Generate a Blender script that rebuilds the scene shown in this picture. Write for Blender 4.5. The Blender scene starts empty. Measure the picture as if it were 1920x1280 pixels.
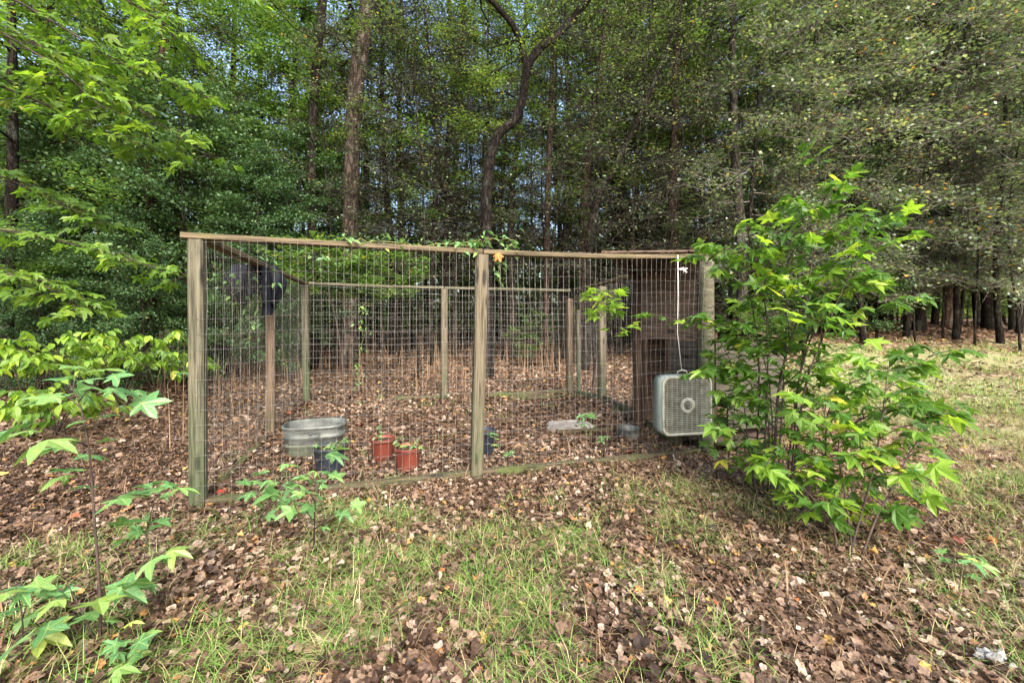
import bpy, math, random
import numpy as np
from mathutils import Vector, Matrix
R = math.radians
rng = np.random.default_rng(7); random.seed(7)
sc = bpy.context.scene
# ------------------------------------------------------------------ camera, sky, sun, exposure
CAMZ, F, HOR = 1.25, 800.0, 603.0
cam = bpy.data.objects.new('camera', bpy.data.cameras.new('camera'))
sc.collection.objects.link(cam); sc.camera = cam
cam.location = (0, 0, CAMZ); cam.rotation_euler = (R(90), 0, 0)
cam.data.sensor_width = 36; cam.data.lens = 15.0
cam.data.shift_y = -(640 - HOR) / 1920
cam.data.clip_start = .05; cam.data.clip_end = 2000
SUN_EL, SUN_AZ = 40, 162
w = bpy.data.worlds.new('World'); sc.world = w; w.use_nodes = True
nt = w.node_tree; bg = nt.nodes['Background']
sky = nt.nodes.new('ShaderNodeTexSky'); sky.sky_type = 'NISHITA'; sky.sun_disc = False
sky.sun_elevation = R(SUN_EL); sky.sun_rotation = R(SUN_AZ)
sky.air_density = 1.0; sky.dust_density = 5.0; sky.ozone_density = 1.0
nt.links.new(sky.outputs[0], bg.inputs[0]); bg.inputs[1].default_value = .15
sun = bpy.data.lights.new('sun', 'SUN'); sun.energy = 1.5; sun.angle = R(14); sun.color = (1, .99, .975)
so = bpy.data.objects.new('sun', sun); sc.collection.objects.link(so)
sd = Vector((math.sin(R(SUN_AZ)) * math.cos(R(SUN_EL)), math.cos(R(SUN_AZ)) * math.cos(R(SUN_EL)), math.sin(R(SUN_EL))))
so.rotation_euler = sd.to_track_quat('Z', 'Y').to_euler()
vs = sc.view_settings; vs.view_transform = 'Standard'; vs.look = 'None'; vs.gamma = 1; vs.use_curve_mapping = False
vs.exposure = 2.05
sc.cycles.max_bounces = 7; sc.cycles.diffuse_bounces = 4; sc.cycles.transmission_bounces = 5; sc.cycles.glossy_bounces = 3

C = sc.collection
# ------------------------------------------------------------------ small helpers
def sm(t):
    t = np.clip(t, 0, 1); return t * t * (3 - 2 * t)
def gz(x, y):
    x = np.asarray(x, float); y = np.asarray(y, float)
    z = .32 * sm((y - 7.2) / 7) + .75 * sm((y - 14) / 30)
    z = z + .78 * sm((y - 4.5) / 10) * sm((x - 2.2) / 6)
    z = z + .018 * np.sin(x * 2.1 + 1.3) * np.sin(y * 1.7 + .4) + .009 * np.sin(x * 5.3 + y * 3.1) + .05 * np.sin(x * .6) * np.sin(y * .5) * sm((y - 8) / 6)
    return z
def G(x, y): return float(gz(x, y))
def P(px, py, d): return Vector(((px - 960) / F * d, d, CAMZ - (py - HOR) / F * d))
def X(px, d): return (px - 960) / F * d
def link(o, parent=None):
    C.objects.link(o)
    if parent is not None: o.parent = parent
    return o
def thing(name, label, cat, loc=(0, 0, 0), rz=0, group=None):
    o = bpy.data.objects.new(name, None); o.empty_display_size = .1
    o.location = loc; o.rotation_euler = (0, 0, rz)
    o['label'] = label; o['category'] = cat
    if group: o['group'] = group
    return link(o)
def tag(o, label=None, cat=None, group=None, kind=None):
    if label: o['label'] = label
    if cat: o['category'] = cat
    if group: o['group'] = group
    if kind: o['kind'] = kind
    return o
def arr_mesh(name, V, Fc, mat=None, tint=None, smooth=False):
    """V (n,3), Fc (m,k) all faces the same size"""
    V = np.asarray(V, np.float32); Fc = np.asarray(Fc, np.int32)
    me = bpy.data.meshes.new(name); k = Fc.shape[1]
    me.vertices.add(len(V)); me.vertices.foreach_set('co', V.ravel())
    me.loops.add(Fc.size); me.loops.foreach_set('vertex_index', Fc.ravel())
    me.polygons.add(len(Fc)); me.polygons.foreach_set('loop_start', np.arange(0, Fc.size, k, dtype=np.int32))
    me.polygons.foreach_set('loop_total', np.full(len(Fc), k, np.int32))
    if smooth: me.polygons.foreach_set('use_smooth', np.ones(len(Fc), bool))
    if tint is not None:
        a = me.attributes.new('tint', 'FLOAT', 'POINT'); a.data.foreach_set('value', np.asarray(tint, np.float32))
    me.update(calc_edges=True)
    if mat: me.materials.append(mat)
    return me
def mesh_obj(name, me, parent=None):
    return link(bpy.data.objects.new(name, me), parent)
class MB:
    """collects boxes, tubes, lathes into one mesh"""
    def __init__(s): s.v = []; s.f = []; s.sm = []
    def add(s, vs, fs, smooth=False):
        n = len(s.v); s.v += [tuple(p) for p in vs]; s.f += [tuple(i + n for i in f) for f in fs]; s.sm += [smooth] * len(fs)
    def box(s, c, size, M=None, bev=0):
        hx, hy, hz = [q / 2 for q in size]
        if bev:
            b = min(bev, hx * .9, hy * .9)
            ring = [(hx - b, -hy), (hx, -hy + b), (hx, hy - b), (hx - b, hy), (-hx + b, hy), (-hx, hy - b), (-hx, -hy + b), (-hx + b, -hy)]
        else: ring = [(hx, -hy), (hx, hy), (-hx, hy), (-hx, -hy)]
        n = len(ring)
        vs = [Vector((x, y, -hz)) for x, y in ring] + [Vector((x, y, hz)) for x, y in ring]
        if M is not None: vs = [M @ q for q in vs]
        vs = [q + Vector(c) for q in vs]
        s.add(vs, [tuple(range(n - 1, -1, -1)), tuple(range(n, 2 * n))] + [(i, (i + 1) % n, n + (i + 1) % n, n + i) for i in range(n)])
    def tube(s, pts, rad, sides=6, smooth=True, cap=True, noise=0, seed=0):
        pts = [Vector(p) for p in pts]; n = len(pts)
        if not hasattr(rad, '__len__'): rad = [rad] * n
        rr = random.Random(seed); vs = []
        ref = Vector((.31, .17, .93)) if abs((pts[-1] - pts[0]).normalized().z) < .9 else Vector((1, .1, 0))
        for i, p in enumerate(pts):
            t = (pts[min(i + 1, n - 1)] - pts[max(i - 1, 0)])
            t = t.normalized() if t.length > 1e-9 else Vector((0, 0, 1))
            a = t.cross(ref).normalized(); b = t.cross(a)
            for k in range(sides):
                an = 2 * math.pi * k / sides; r = rad[i] * (1 + noise * rr.uniform(-1, 1))
                vs.append(p + a * math.cos(an) * r + b * math.sin(an) * r)
        fs = [(i * sides + k, i * sides + (k + 1) % sides, (i + 1) * sides + (k + 1) % sides, (i + 1) * sides + k) for i in range(n - 1) for k in range(sides)]
        if cap: fs += [tuple(range(sides - 1, -1, -1)), tuple((n - 1) * sides + k for k in range(sides))]
        s.add(vs, fs, smooth)
    def lathe(s, prof, sides=32, sx=1, sy=1, power=2, c=(0, 0, 0), wob=None):
        vs = []
        for r, z in prof:
            for k in range(sides):
                a = 2 * math.pi * k / sides; ca, sa = math.cos(a), math.sin(a)
                if power != 2:
                    q = (abs(ca) ** power + abs(sa) ** power) ** (-1 / power); ca *= q; sa *= q
                vs.append((c[0] + ca * r * sx, c[1] + sa * r * sy, c[2] + z))
        n = len(prof)
        fs = [(i * sides + k, i * sides + (k + 1) % sides, (i + 1) * sides + (k + 1) % sides, (i + 1) * sides + k) for i in range(n - 1) for k in range(sides)]
        s.add(vs, fs, True)
    def build(s, name, mat, parent=None, loc=None, rot=None, kind=None):
        me = bpy.data.meshes.new(name); me.from_pydata(s.v, [], s.f)
        me.polygons.foreach_set('use_smooth', s.sm); me.materials.append(mat); me.update()
        o = mesh_obj(name, me, parent)
        if loc is not None: o.location = loc
        if rot is not None: o.rotation_euler = rot
        if kind: o['kind'] = kind
        return o
# ------------------------------------------------------------------ materials
def new_mat(name):
    m = bpy.data.materials.new(name); m.use_nodes = True
    n = m.node_tree; return m, n, n.nodes, n.links, n.nodes['Principled BSDF']
def ramp(N, stops, interp='LINEAR'):
    r = N.new('ShaderNodeValToRGB'); cr = r.color_ramp; cr.interpolation = interp
    while len(cr.elements) > 1: cr.elements.remove(cr.elements[-1])
    cr.elements[0].position = stops[0][0]; cr.elements[0].color = (*stops[0][1], 1)
    for p, c in stops[1:]:
        e = cr.elements.new(p); e.color = (*c, 1)
    return r
def leaf_mat(name, stops, trans=.35, rough=.45, spec=.35, use_obj=False, vary=.25, nscale=None, namp=.28):
    m, nt, N, L, b = new_mat(name)
    info = N.new('ShaderNodeObjectInfo')
    if use_obj: src = info.outputs['Random']
    else:
        at = N.new('ShaderNodeAttribute'); at.attribute_name = 'tint'; src = at.outputs['Fac']
        mx = N.new('ShaderNodeMath'); mx.operation = 'MULTIPLY_ADD'; mx.inputs[1].default_value = vary; L.new(info.outputs['Random'], mx.inputs[0])
        L.new(src, mx.inputs[2]); s2 = N.new('ShaderNodeMath'); s2.operation = 'SUBTRACT'; s2.inputs[1].default_value = vary / 2; L.new(mx.outputs[0], s2.inputs[0]); src = s2.outputs[0]
    rp = ramp(N, stops); L.new(src, rp.inputs[0])
    tc = N.new('ShaderNodeTexCoord'); no = N.new('ShaderNodeTexNoise'); no.inputs['Scale'].default_value = nscale or (26 if use_obj else 9); no.inputs['Detail'].default_value = 4
    L.new(tc.outputs['Object'], no.inputs['Vector'])
    mm = N.new('ShaderNodeMapRange'); mm.inputs[1].default_value = .3; mm.inputs[2].default_value = .7; mm.inputs[3].default_value = 1 - namp; mm.inputs[4].default_value = 1 + namp; L.new(no.outputs[0], mm.inputs[0])
    mul = N.new('ShaderNodeMix'); mul.data_type = 'RGBA'; mul.blend_type = 'MULTIPLY'; mul.inputs[0].default_value = 1
    L.new(rp.outputs[0], mul.inputs[6]); L.new(mm.outputs[0], mul.inputs[7])
    col = mul.outputs[2]
    if use_obj:
        so_ = N.new('ShaderNodeSeparateXYZ'); L.new(tc.outputs['Object'], so_.inputs[0])
        def mth(op, a, b_=None, c_=None):
            q = N.new('ShaderNodeMath'); q.operation = op
            for i_, v_ in enumerate((a, b_, c_)):
                if v_ is None: continue
                if isinstance(v_, (int, float)): q.inputs[i_].default_value = v_
                else: L.new(v_, q.inputs[i_])
            return q.outputs[0]
        yy = mth('SUBTRACT', so_.outputs[1], .57); an = mth('ARCTAN2', so_.outputs[0], yy); wr = mth('ABSOLUTE', mth('WRAP', an, .54, -.54))
        rad = mth('POWER', mth('ADD', mth('MULTIPLY', yy, yy), mth('MULTIPLY', so_.outputs[0], so_.outputs[0])), .5)
        dist = mth('MULTIPLY', wr, rad); ribm = N.new('ShaderNodeMapRange'); ribm.inputs[1].default_value = .006; ribm.inputs[2].default_value = .02; ribm.inputs[3].default_value = .55; ribm.inputs[4].default_value = 0; L.new(dist, ribm.inputs[0])
        vm = N.new('ShaderNodeMix'); vm.data_type = 'RGBA'; L.new(ribm.outputs[0], vm.inputs[0]); L.new(col, vm.inputs[6]); vm.inputs[7].default_value = (.32, .42, .12, 1)
        ns = N.new('ShaderNodeTexNoise'); ns.inputs['Scale'].default_value = 7; ns.inputs['Detail'].default_value = 3; lo_ = N.new('ShaderNodeMapping'); L.new(tc.outputs['Object'], lo_.inputs['Vector']); cx_ = N.new('ShaderNodeCombineXYZ')
        L.new(mth('MULTIPLY', info.outputs['Random'], 50), cx_.inputs[0]); L.new(cx_.outputs[0], lo_.inputs['Location']); L.new(lo_.outputs[0], ns.inputs['Vector'])
        bm2 = N.new('ShaderNodeMapRange'); bm2.inputs[1].default_value = .64; bm2.inputs[2].default_value = .72; bm2.inputs[4].default_value = .7; L.new(ns.outputs[0], bm2.inputs[0])
        vb = N.new('ShaderNodeMix'); vb.data_type = 'RGBA'; L.new(bm2.outputs[0], vb.inputs[0]); L.new(vm.outputs[2], vb.inputs[6]); vb.inputs[7].default_value = (.3, .25, .06, 1); col = vb.outputs[2]
    L.new(col, b.inputs['Base Color']); b.inputs['Roughness'].default_value = rough; b.inputs['Specular IOR Level'].default_value = spec
    if trans:
        tr = N.new('ShaderNodeBsdfTranslucent'); ms = N.new('ShaderNodeMixShader'); ms.inputs[0].default_value = trans
        g = N.new('ShaderNodeMix'); g.data_type = 'RGBA'; g.blend_type = 'MULTIPLY'; g.inputs[0].default_value = 1; g.inputs[7].default_value = (1.35, 1.35, .6, 1)
        L.new(col, g.inputs[6]); L.new(g.outputs[2], tr.inputs[0])
        L.new(b.outputs[0], ms.inputs[1]); L.new(tr.outputs[0], ms.inputs[2]); L.new(ms.outputs[0], N['Material Output'].inputs[0])
    return m
def wood_mat(name, c1, c2, moss=(.07, .09, .025), moss_amt=.5, mossz=(0, 1.2), scale=(1.2, 26, 26), rough=.85, bump=.35):
    m, nt, N, L, b = new_mat(name)
    tc = N.new('ShaderNodeTexCoord'); mp = N.new('ShaderNodeMapping'); mp.inputs['Scale'].default_value = scale
    info = N.new('ShaderNodeObjectInfo'); cb = N.new('ShaderNodeCombineXYZ'); ml = N.new('ShaderNodeMath'); ml.operation = 'MULTIPLY'; ml.inputs[1].default_value = 37
    L.new(info.outputs['Random'], ml.inputs[0]); [L.new(ml.outputs[0], cb.inputs[i]) for i in range(3)]; L.new(cb.outputs[0], mp.inputs['Location'])
    L.new(tc.outputs['Object'], mp.inputs['Vector'])
    no = N.new('ShaderNodeTexNoise'); no.inputs['Scale'].default_value = 1.6; no.inputs['Detail'].default_value = 8; no.inputs['Roughness'].default_value = .7; no.inputs['Distortion'].default_value = .4
    L.new(mp.outputs[0], no.inputs['Vector'])
    rp = ramp(N, [(.3, c1), (.5, tuple((a + d) / 2 for a, d in zip(c1, c2))), (.7, c2)]); L.new(no.outputs[0], rp.inputs[0])
    n2 = N.new('ShaderNodeTexNoise'); n2.inputs['Scale'].default_value = 4.5; n2.inputs['Detail'].default_value = 6
    geo = N.new('ShaderNodeNewGeometry'); L.new(geo.outputs['Position'], n2.inputs['Vector'])
    sp = N.new('ShaderNodeSeparateXYZ'); L.new(geo.outputs['Position'], sp.inputs[0])
    mr = N.new('ShaderNodeMapRange'); mr.inputs[1].default_value = mossz[0]; mr.inputs[2].default_value = mossz[1]; mr.inputs[3].default_value = moss_amt; mr.inputs[4].default_value = -.15; L.new(sp.outputs[2], mr.inputs[0])
    ad = N.new('ShaderNodeMath'); ad.operation = 'ADD'; L.new(n2.outputs[0], ad.inputs[0]); L.new(mr.outputs[0], ad.inputs[1])
    m2 = N.new('ShaderNodeMapRange'); m2.inputs[1].default_value = .5; m2.inputs[2].default_value = .85; L.new(ad.outputs[0], m2.inputs[0]); m2.inputs[4].default_value = .85
    mx = N.new('ShaderNodeMix'); mx.data_type = 'RGBA'; L.new(m2.outputs[0], mx.inputs[0]); L.new(rp.outputs[0], mx.inputs[6]); mx.inputs[7].default_value = (*moss, 1)
    # dark grain lines and stains
    n3 = N.new('ShaderNodeTexNoise'); n3.inputs['Scale'].default_value = 3.4; n3.inputs['Detail'].default_value = 3; L.new(mp.outputs[0], n3.inputs['Vector'])
    m3 = N.new('ShaderNodeMapRange'); m3.inputs[1].default_value = .36; m3.inputs[2].default_value = .5; m3.inputs[3].default_value = .5; L.new(n3.outputs[0], m3.inputs[0])
    m4 = N.new('ShaderNodeMix'); m4.data_type = 'RGBA'; m4.blend_type = 'MULTIPLY'; m4.inputs[0].default_value = 1; L.new(mx.outputs[2], m4.inputs[6]); L.new(m3.outputs[0], m4.inputs[7])
    mpk = N.new('ShaderNodeMapping'); mpk.inputs['Scale'].default_value = (2.2, 9, 9); L.new(tc.outputs['Object'], mpk.inputs['Vector']); L.new(cb.outputs[0], mpk.inputs['Location'])
    vk = N.new('ShaderNodeTexVoronoi'); vk.inputs['Scale'].default_value = 1; L.new(mpk.outputs[0], vk.inputs['Vector'])
    mk = N.new('ShaderNodeMapRange'); mk.inputs[1].default_value = .1; mk.inputs[2].default_value = .2; mk.inputs[3].default_value = .3; L.new(vk.outputs['Distance'], mk.inputs[0])
    m6 = N.new('ShaderNodeMix'); m6.data_type = 'RGBA'; m6.blend_type = 'MULTIPLY'; m6.inputs[0].default_value = 1; L.new(m4.outputs[2], m6.inputs[6]); L.new(mk.outputs[0], m6.inputs[7]); m4 = m6
    L.new(m4.outputs[2], b.inputs['Base Color']); b.inputs['Roughness'].default_value = rough; b.inputs['Specular IOR Level'].default_value = .2
    bp = N.new('ShaderNodeBump'); bp.inputs['Strength'].default_value = bump; bp.inputs['Distance'].default_value = .01; L.new(no.outputs[0], bp.inputs['Height']); L.new(bp.outputs[0], b.inputs['Normal'])
    return m
def bark_mat(name, c1, c2, lichen=.3, plates=7.0):
    m, nt, N, L, b = new_mat(name)
    geo = N.new('ShaderNodeNewGeometry'); mp = N.new('ShaderNodeMapping'); mp.inputs['Scale'].default_value = (1, 1, .22); L.new(geo.outputs['Position'], mp.inputs['Vector'])
    vo = N.new('ShaderNodeTexVoronoi'); vo.feature = 'DISTANCE_TO_EDGE'; vo.inputs['Scale'].default_value = plates * 3.2
    no = N.new('ShaderNodeTexNoise'); no.inputs['Scale'].default_value = 16; no.inputs['Detail'].default_value = 8; no.inputs['Roughness'].default_value = .7; L.new(mp.outputs[0], no.inputs['Vector'])
    ad = N.new('ShaderNodeMixRGB'); ad.inputs[0].default_value = .12; L.new(mp.outputs[0], ad.inputs[1]); L.new(no.outputs['Color'], ad.inputs[2]); L.new(ad.outputs[0], vo.inputs['Vector'])
    rp = ramp(N, [(.25, c1), (.75, c2)]); L.new(no.outputs[0], rp.inputs[0])
    mr = N.new('ShaderNodeMapRange'); mr.inputs[1].default_value = 0; mr.inputs[2].default_value = .18; mr.inputs[3].default_value = .35; L.new(vo.outputs['Distance'], mr.inputs[0])
    mu = N.new('ShaderNodeMix'); mu.data_type = 'RGBA'; mu.blend_type = 'MULTIPLY'; mu.inputs[0].default_value = 1; L.new(rp.outputs[0], mu.inputs[6]); L.new(mr.outputs[0], mu.inputs[7])
    n2 = N.new('ShaderNodeTexNoise'); n2.inputs['Scale'].default_value = 5; n2.inputs['Detail'].default_value = 6; L.new(geo.outputs['Position'], n2.inputs['Vector'])
    m2 = N.new('ShaderNodeMapRange'); m2.inputs[1].default_value = .55; m2.inputs[2].default_value = .68; m2.inputs[4].default_value = lichen; L.new(n2.outputs[0], m2.inputs[0])
    mx = N.new('ShaderNodeMix'); mx.data_type = 'RGBA'; L.new(m2.outputs[0], mx.inputs[0]); L.new(mu.outputs[2], mx.inputs[6]); mx.inputs[7].default_value = (.17, .19, .15, 1)
    L.new(mx.outputs[2], b.inputs['Base Color']); b.inputs['Roughness'].default_value = .95; b.inputs['Specular IOR Level'].default_value = .1
    bp = N.new('ShaderNodeBump'); bp.inputs['Strength'].default_value = .9; bp.inputs['Distance'].default_value = .03; L.new(mr.outputs[0], bp.inputs['Height']); L.new(bp.outputs[0], b.inputs['Normal'])
    return m
def simple_mat(name, c1, c2, rough=.6, metal=0, scale=8, spec=.4, bump=.1, stretch=(1, 1, 1), lo=.35, hi=.65, extra=None):
    m, nt, N, L, b = new_mat(name)
    tc = N.new('ShaderNodeTexCoord'); mp = N.new('ShaderNodeMapping'); mp.inputs['Scale'].default_value = stretch; L.new(tc.outputs['Object'], mp.inputs['Vector'])
    no = N.new('ShaderNodeTexNoise'); no.inputs['Scale'].default_value = scale; no.inputs['Detail'].default_value = 7; no.inputs['Roughness'].default_value = .65; L.new(mp.outputs[0], no.inputs['Vector'])
    rp = ramp(N, [(lo, c1), (hi, c2)] if extra is None else [(lo, c1), (hi, c2)] + extra); L.new(no.outputs[0], rp.inputs[0])
    L.new(rp.outputs[0], b.inputs['Base Color']); b.inputs['Roughness'].default_value = rough; b.inputs['Metallic'].default_value = metal; b.inputs['Specular IOR Level'].default_value = spec
    if bump:
        bp = N.new('ShaderNodeBump'); bp.inputs['Strength'].default_value = bump; bp.inputs['Distance'].default_value = .01; L.new(no.outputs[0], bp.inputs['Height']); L.new(bp.outputs[0], b.inputs['Normal'])
    return m
M = {}
M['leaf_broad'] = leaf_mat('leaf_broad', [(0, (.045, .08, .03)), (.35, (.08, .135, .042)), (.7, (.13, .2, .055)), (.93, (.22, .27, .07)), (1, (.36, .28, .05))], .52)
M['leaf_bright'] = leaf_mat('leaf_bright', [(0, (.055, .11, .03)), (.5, (.10, .19, .05)), (.85, (.16, .26, .065)), (1, (.34, .31, .05))], .5)
M['leaf_holly'] = leaf_mat('leaf_holly', [(0, (.03, .065, .028)), (.5, (.06, .12, .045)), (.85, (.11, .185, .06)), (1, (.2, .2, .07))], .35, .5, .3)
M['leaf_vine'] = leaf_mat('leaf_vine', [(0, (.04, .07, .045)), (.3, (.08, .125, .07)), (.6, (.17, .22, .13)), (.82, (.34, .38, .25)), (.95, (.44, .4, .15)), (1, (.5, .24, .05))], .4, .35, .6)
M['leaf_pine'] = leaf_mat('leaf_pine', [(0, (.03, .06, .02)), (.6, (.06, .11, .03)), (1, (.14, .13, .05))], .25)
M['sweetgum_leaf'] = leaf_mat('sweetgum_leaf', [(0, (.06, .14, .025)), (.3, (.13, .25, .03)), (.75, (.24, .40, .045)), (.95, (.33, .45, .06)), (1, (.45, .4, .05))], .55, .42, .4, use_obj=True)
M['sapling_leaf'] = leaf_mat('sapling_leaf', [(0, (.07, .17, .06)), (.5, (.10, .23, .075)), (.93, (.17, .29, .08)), (.975, (.2, .31, .07)), (1, (.3, .34, .07))], .35, .42, .45, use_obj=True)
M['maple_leaf'] = leaf_mat('maple_leaf', [(0, (.08, .16, .025)), (.5, (.14, .25, .03)), (1, (.22, .34, .04))], .55, .42, .4, use_obj=True)
M['litter'] = leaf_mat('litter', [(0, (.022, .014, .009)), (.25, (.055, .032, .02)), (.5, (.115, .069, .043)), (.72, (.2, .135, .09)), (.86, (.36, .29, .225)), (.92, (.22, .11, .045)), (.96, (.34, .17, .06)), (.985, (.5, .38, .1)), (1, (.3, .04, .02))], .12, .6, .3, vary=0, nscale=95, namp=.5)
M['grass'] = leaf_mat('grass', [(0, (.07, .15, .025)), (.4, (.13, .25, .045)), (.7, (.22, .34, .09)), (.85, (.3, .3, .13)), (1, (.42, .33, .18))], .35, .5, .3, vary=0)
M['straw'] = leaf_mat('straw', [(0, (.1, .05, .025)), (.5, (.2, .12, .065)), (1, (.34, .25, .14))], .1, .6, .3, vary=0)
M['dead_leaf'] = leaf_mat('dead_leaf', [(0, (.42, .13, .03)), (1, (.5, .2, .04))], .3, .5, .3, use_obj=True)
M['twig'] = simple_mat('twig', (.022, .015, .012), (.06, .04, .03), .85, scale=20)
M['twig_grey'] = simple_mat('twig_grey', (.07, .06, .048), (.2, .18, .15), .9, scale=12)
M['stem_green'] = simple_mat('stem_green', (.16, .2, .05), (.25, .22, .08), .7, scale=12)
M['bark_dark'] = bark_mat('bark_dark', (.013, .010, .008), (.042, .034, .026), .25)
M['bark_black'] = bark_mat('bark_black', (.008, .006, .005), (.028, .022, .018), .12)
M['bark_red'] = bark_mat('bark_red', (.026, .017, .012), (.085, .055, .04), .25, 5)
M['bark_pine'] = bark_mat('bark_pine', (.035, .026, .02), (.13, .1, .078), .45, 4)
M['bark_grey'] = bark_mat('bark_grey', (.03, .026, .02), (.085, .075, .06), .45)
M['wood_post'] = wood_mat('wood_post', (.04, .034, .022), (.16, .135, .09), moss=(.055, .068, .035), moss_amt=.25, mossz=(0, 1.3))
M['wood_green'] = wood_mat('wood_green', (.035, .032, .02), (.145, .135, .09), moss=(.06, .08, .038), moss_amt=.35, mossz=(0, 1.9))
M['wood_rail'] = wood_mat('wood_rail', (.04, .03, .018), (.17, .135, .08), moss=(.11, .11, .03), moss_amt=.03, mossz=(0, 9))
M['wood_fresh'] = wood_mat('wood_fresh', (.065, .045, .03), (.19, .14, .095), moss=(.07, .085, .04), moss_amt=.22, mossz=(0, .5))
M['wood_sill'] = wood_mat('wood_sill', (.03, .024, .015), (.11, .085, .05), moss=(.06, .09, .02), moss_amt=.35, mossz=(-.2, .3))
M['ply_dark'] = wood_mat('ply_dark', (.035, .024, .018), (.13, .088, .062), moss_amt=-.5, scale=(1, 14, 14), bump=.15)
M['ply_grey'] = wood_mat('ply_grey', (.025, .021, .016), (.105, .092, .07), moss=(.05, .06, .03), moss_amt=.22, mossz=(-.1, 1), scale=(1, 18, 18), bump=.2)
M['wall_brown'] = wood_mat('wall_brown', (.06, .04, .029), (.2, .14, .1), moss_amt=-.5, scale=(1, 14, 14), bump=.2)
M['stud_red'] = wood_mat('stud_red', (.03, .02, .014), (.09, .056, .038), moss_amt=-.5)
M['wire'] = simple_mat('wire', (.085, .08, .07), (.27, .26, .235), .55, .4, 30, .5, 0)
M['zinc'] = simple_mat('zinc', (.04, .046, .042), (.16, .175, .16), .5, .35, 5, .5, .1, (1, 1, 2))
M['zinc_low'] = simple_mat('zinc_low', (.04, .05, .034), (.11, .12, .085), .75, .1, 9, .3, .1)
M['pot_red'] = simple_mat('pot_red', (.075, .016, .01), (.14, .034, .02), .5, 0, 9, .4, .05, (1, 1, .3))
M['pot_black'] = simple_mat('pot_black', (.008, .011, .017), (.02, .026, .036), .42, 0, 9, .5, .05)
M['soil'] = simple_mat('soil', (.02, .013, .009), (.06, .04, .026), .95, 0, 30, .1, .5)
M['black_film'] = simple_mat('black_film', (.004, .005, .007), (.008, .011, .018), .75, 0, 6, .2, .2)
M['fan_grey'] = simple_mat('fan_grey', (.17, .21, .18), (.28, .33, .29), .45, .1, 6, .5, .05, lo=.3, hi=.6, extra=[(.75, (.2, .2, .13))])
M['fan_white'] = simple_mat('fan_white', (.24, .24, .18), (.46, .46, .38), .5, 0, 14, .4, .05)
M['fan_blade'] = simple_mat('fan_blade', (.05, .06, .045), (.1, .115, .085), .6, 0, 6, .3, 0)
M['fan_dark'] = simple_mat('fan_dark', (.02, .022, .02), (.05, .052, .045), .6, 0, 8, .3, 0)
M['rope'] = simple_mat('rope', (.6, .58, .53), (.78, .76, .7), .8, 0, 60, .2, .2)
M['stone'] = simple_mat('stone', (.14, .125, .11), (.3, .28, .25), .95, 0, 6, .15, .6)
M['rock_pale'] = simple_mat('rock_pale', (.1, .1, .095), (.36, .37, .36), .9, 0, 22, .2, .8)
M['cone'] = simple_mat('cone', (.09, .05, .03), (.3, .2, .13), .85, 0, 25, .2, .2)
# ground: brown forest floor with leaf-like cells
m, nt_, N, L, b = new_mat('forest_floor')
geo = N.new('ShaderNodeNewGeometry'); vo = N.new('ShaderNodeTexVoronoi'); vo.inputs['Scale'].default_value = 17
nn = N.new('ShaderNodeTexNoise'); nn.inputs['Scale'].default_value = 9; nn.inputs['Detail'].default_value = 6; L.new(geo.outputs['Position'], nn.inputs['Vector'])
mxv = N.new('ShaderNodeMixRGB'); mxv.inputs[0].default_value = .06; L.new(geo.outputs['Position'], mxv.inputs[1]); L.new(nn.outputs['Color'], mxv.inputs[2]); L.new(mxv.outputs[0], vo.inputs['Vector'])
rp = ramp(N, [(0, (.03, .017, .01)), (.35, (.085, .047, .028)), (.65, (.16, .095, .058)), (.9, (.25, .17, .11)), (1, (.34, .27, .2))]); sp = N.new('ShaderNodeSeparateColor'); L.new(vo.outputs['Color'], sp.inputs[0]); L.new(sp.outputs[0], rp.inputs[0])
n5 = N.new('ShaderNodeTexNoise'); n5.inputs['Scale'].default_value = .7; n5.inputs['Detail'].default_value = 5; L.new(geo.outputs['Position'], n5.inputs['Vector'])
sx = N.new('ShaderNodeSeparateXYZ'); L.new(geo.outputs['Position'], sx.inputs[0])
mr = N.new('ShaderNodeMapRange'); mr.inputs[1].default_value = 2.5; mr.inputs[2].default_value = 6; mr.inputs[3].default_value = -.2; mr.inputs[4].default_value = .22; L.new(sx.outputs[0], mr.inputs[0])
mry = N.new('ShaderNodeMapRange'); mry.inputs[1].default_value = 9.5; mry.inputs[2].default_value = 13; mry.inputs[3].default_value = 0; mry.inputs[4].default_value = -.5; L.new(sx.outputs[1], mry.inputs[0])
a1 = N.new('ShaderNodeMath'); a1.operation = 'ADD'; L.new(mr.outputs[0], a1.inputs[0]); L.new(n5.outputs[0], a1.inputs[1])
a2 = N.new('ShaderNodeMath'); a2.operation = 'ADD'; L.new(a1.outputs[0], a2.inputs[0]); L.new(mry.outputs[0], a2.inputs[1])
m5 = N.new('ShaderNodeMapRange'); m5.inputs[1].default_value = .5; m5.inputs[2].default_value = .75; m5.inputs[4].default_value = .75; L.new(a2.outputs[0], m5.inputs[0])
mg = N.new('ShaderNodeMix'); mg.data_type = 'RGBA'; L.new(m5.outputs[0], mg.inputs[0]); L.new(rp.outputs[0], mg.inputs[6]); mg.inputs[7].default_value = (.21, .23, .10, 1)
L.new(mg.outputs[2], b.inputs['Base Color']); b.inputs['Roughness'].default_value = .95; b.inputs['Specular IOR Level'].default_value = .15
bp = N.new('ShaderNodeBump'); bp.inputs['Strength'].default_value = 1; bp.inputs['Distance'].default_value = .02; L.new(vo.outputs['Distance'], bp.inputs['Height']); L.new(bp.outputs[0], b.inputs['Normal'])
M['ground'] = m
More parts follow.
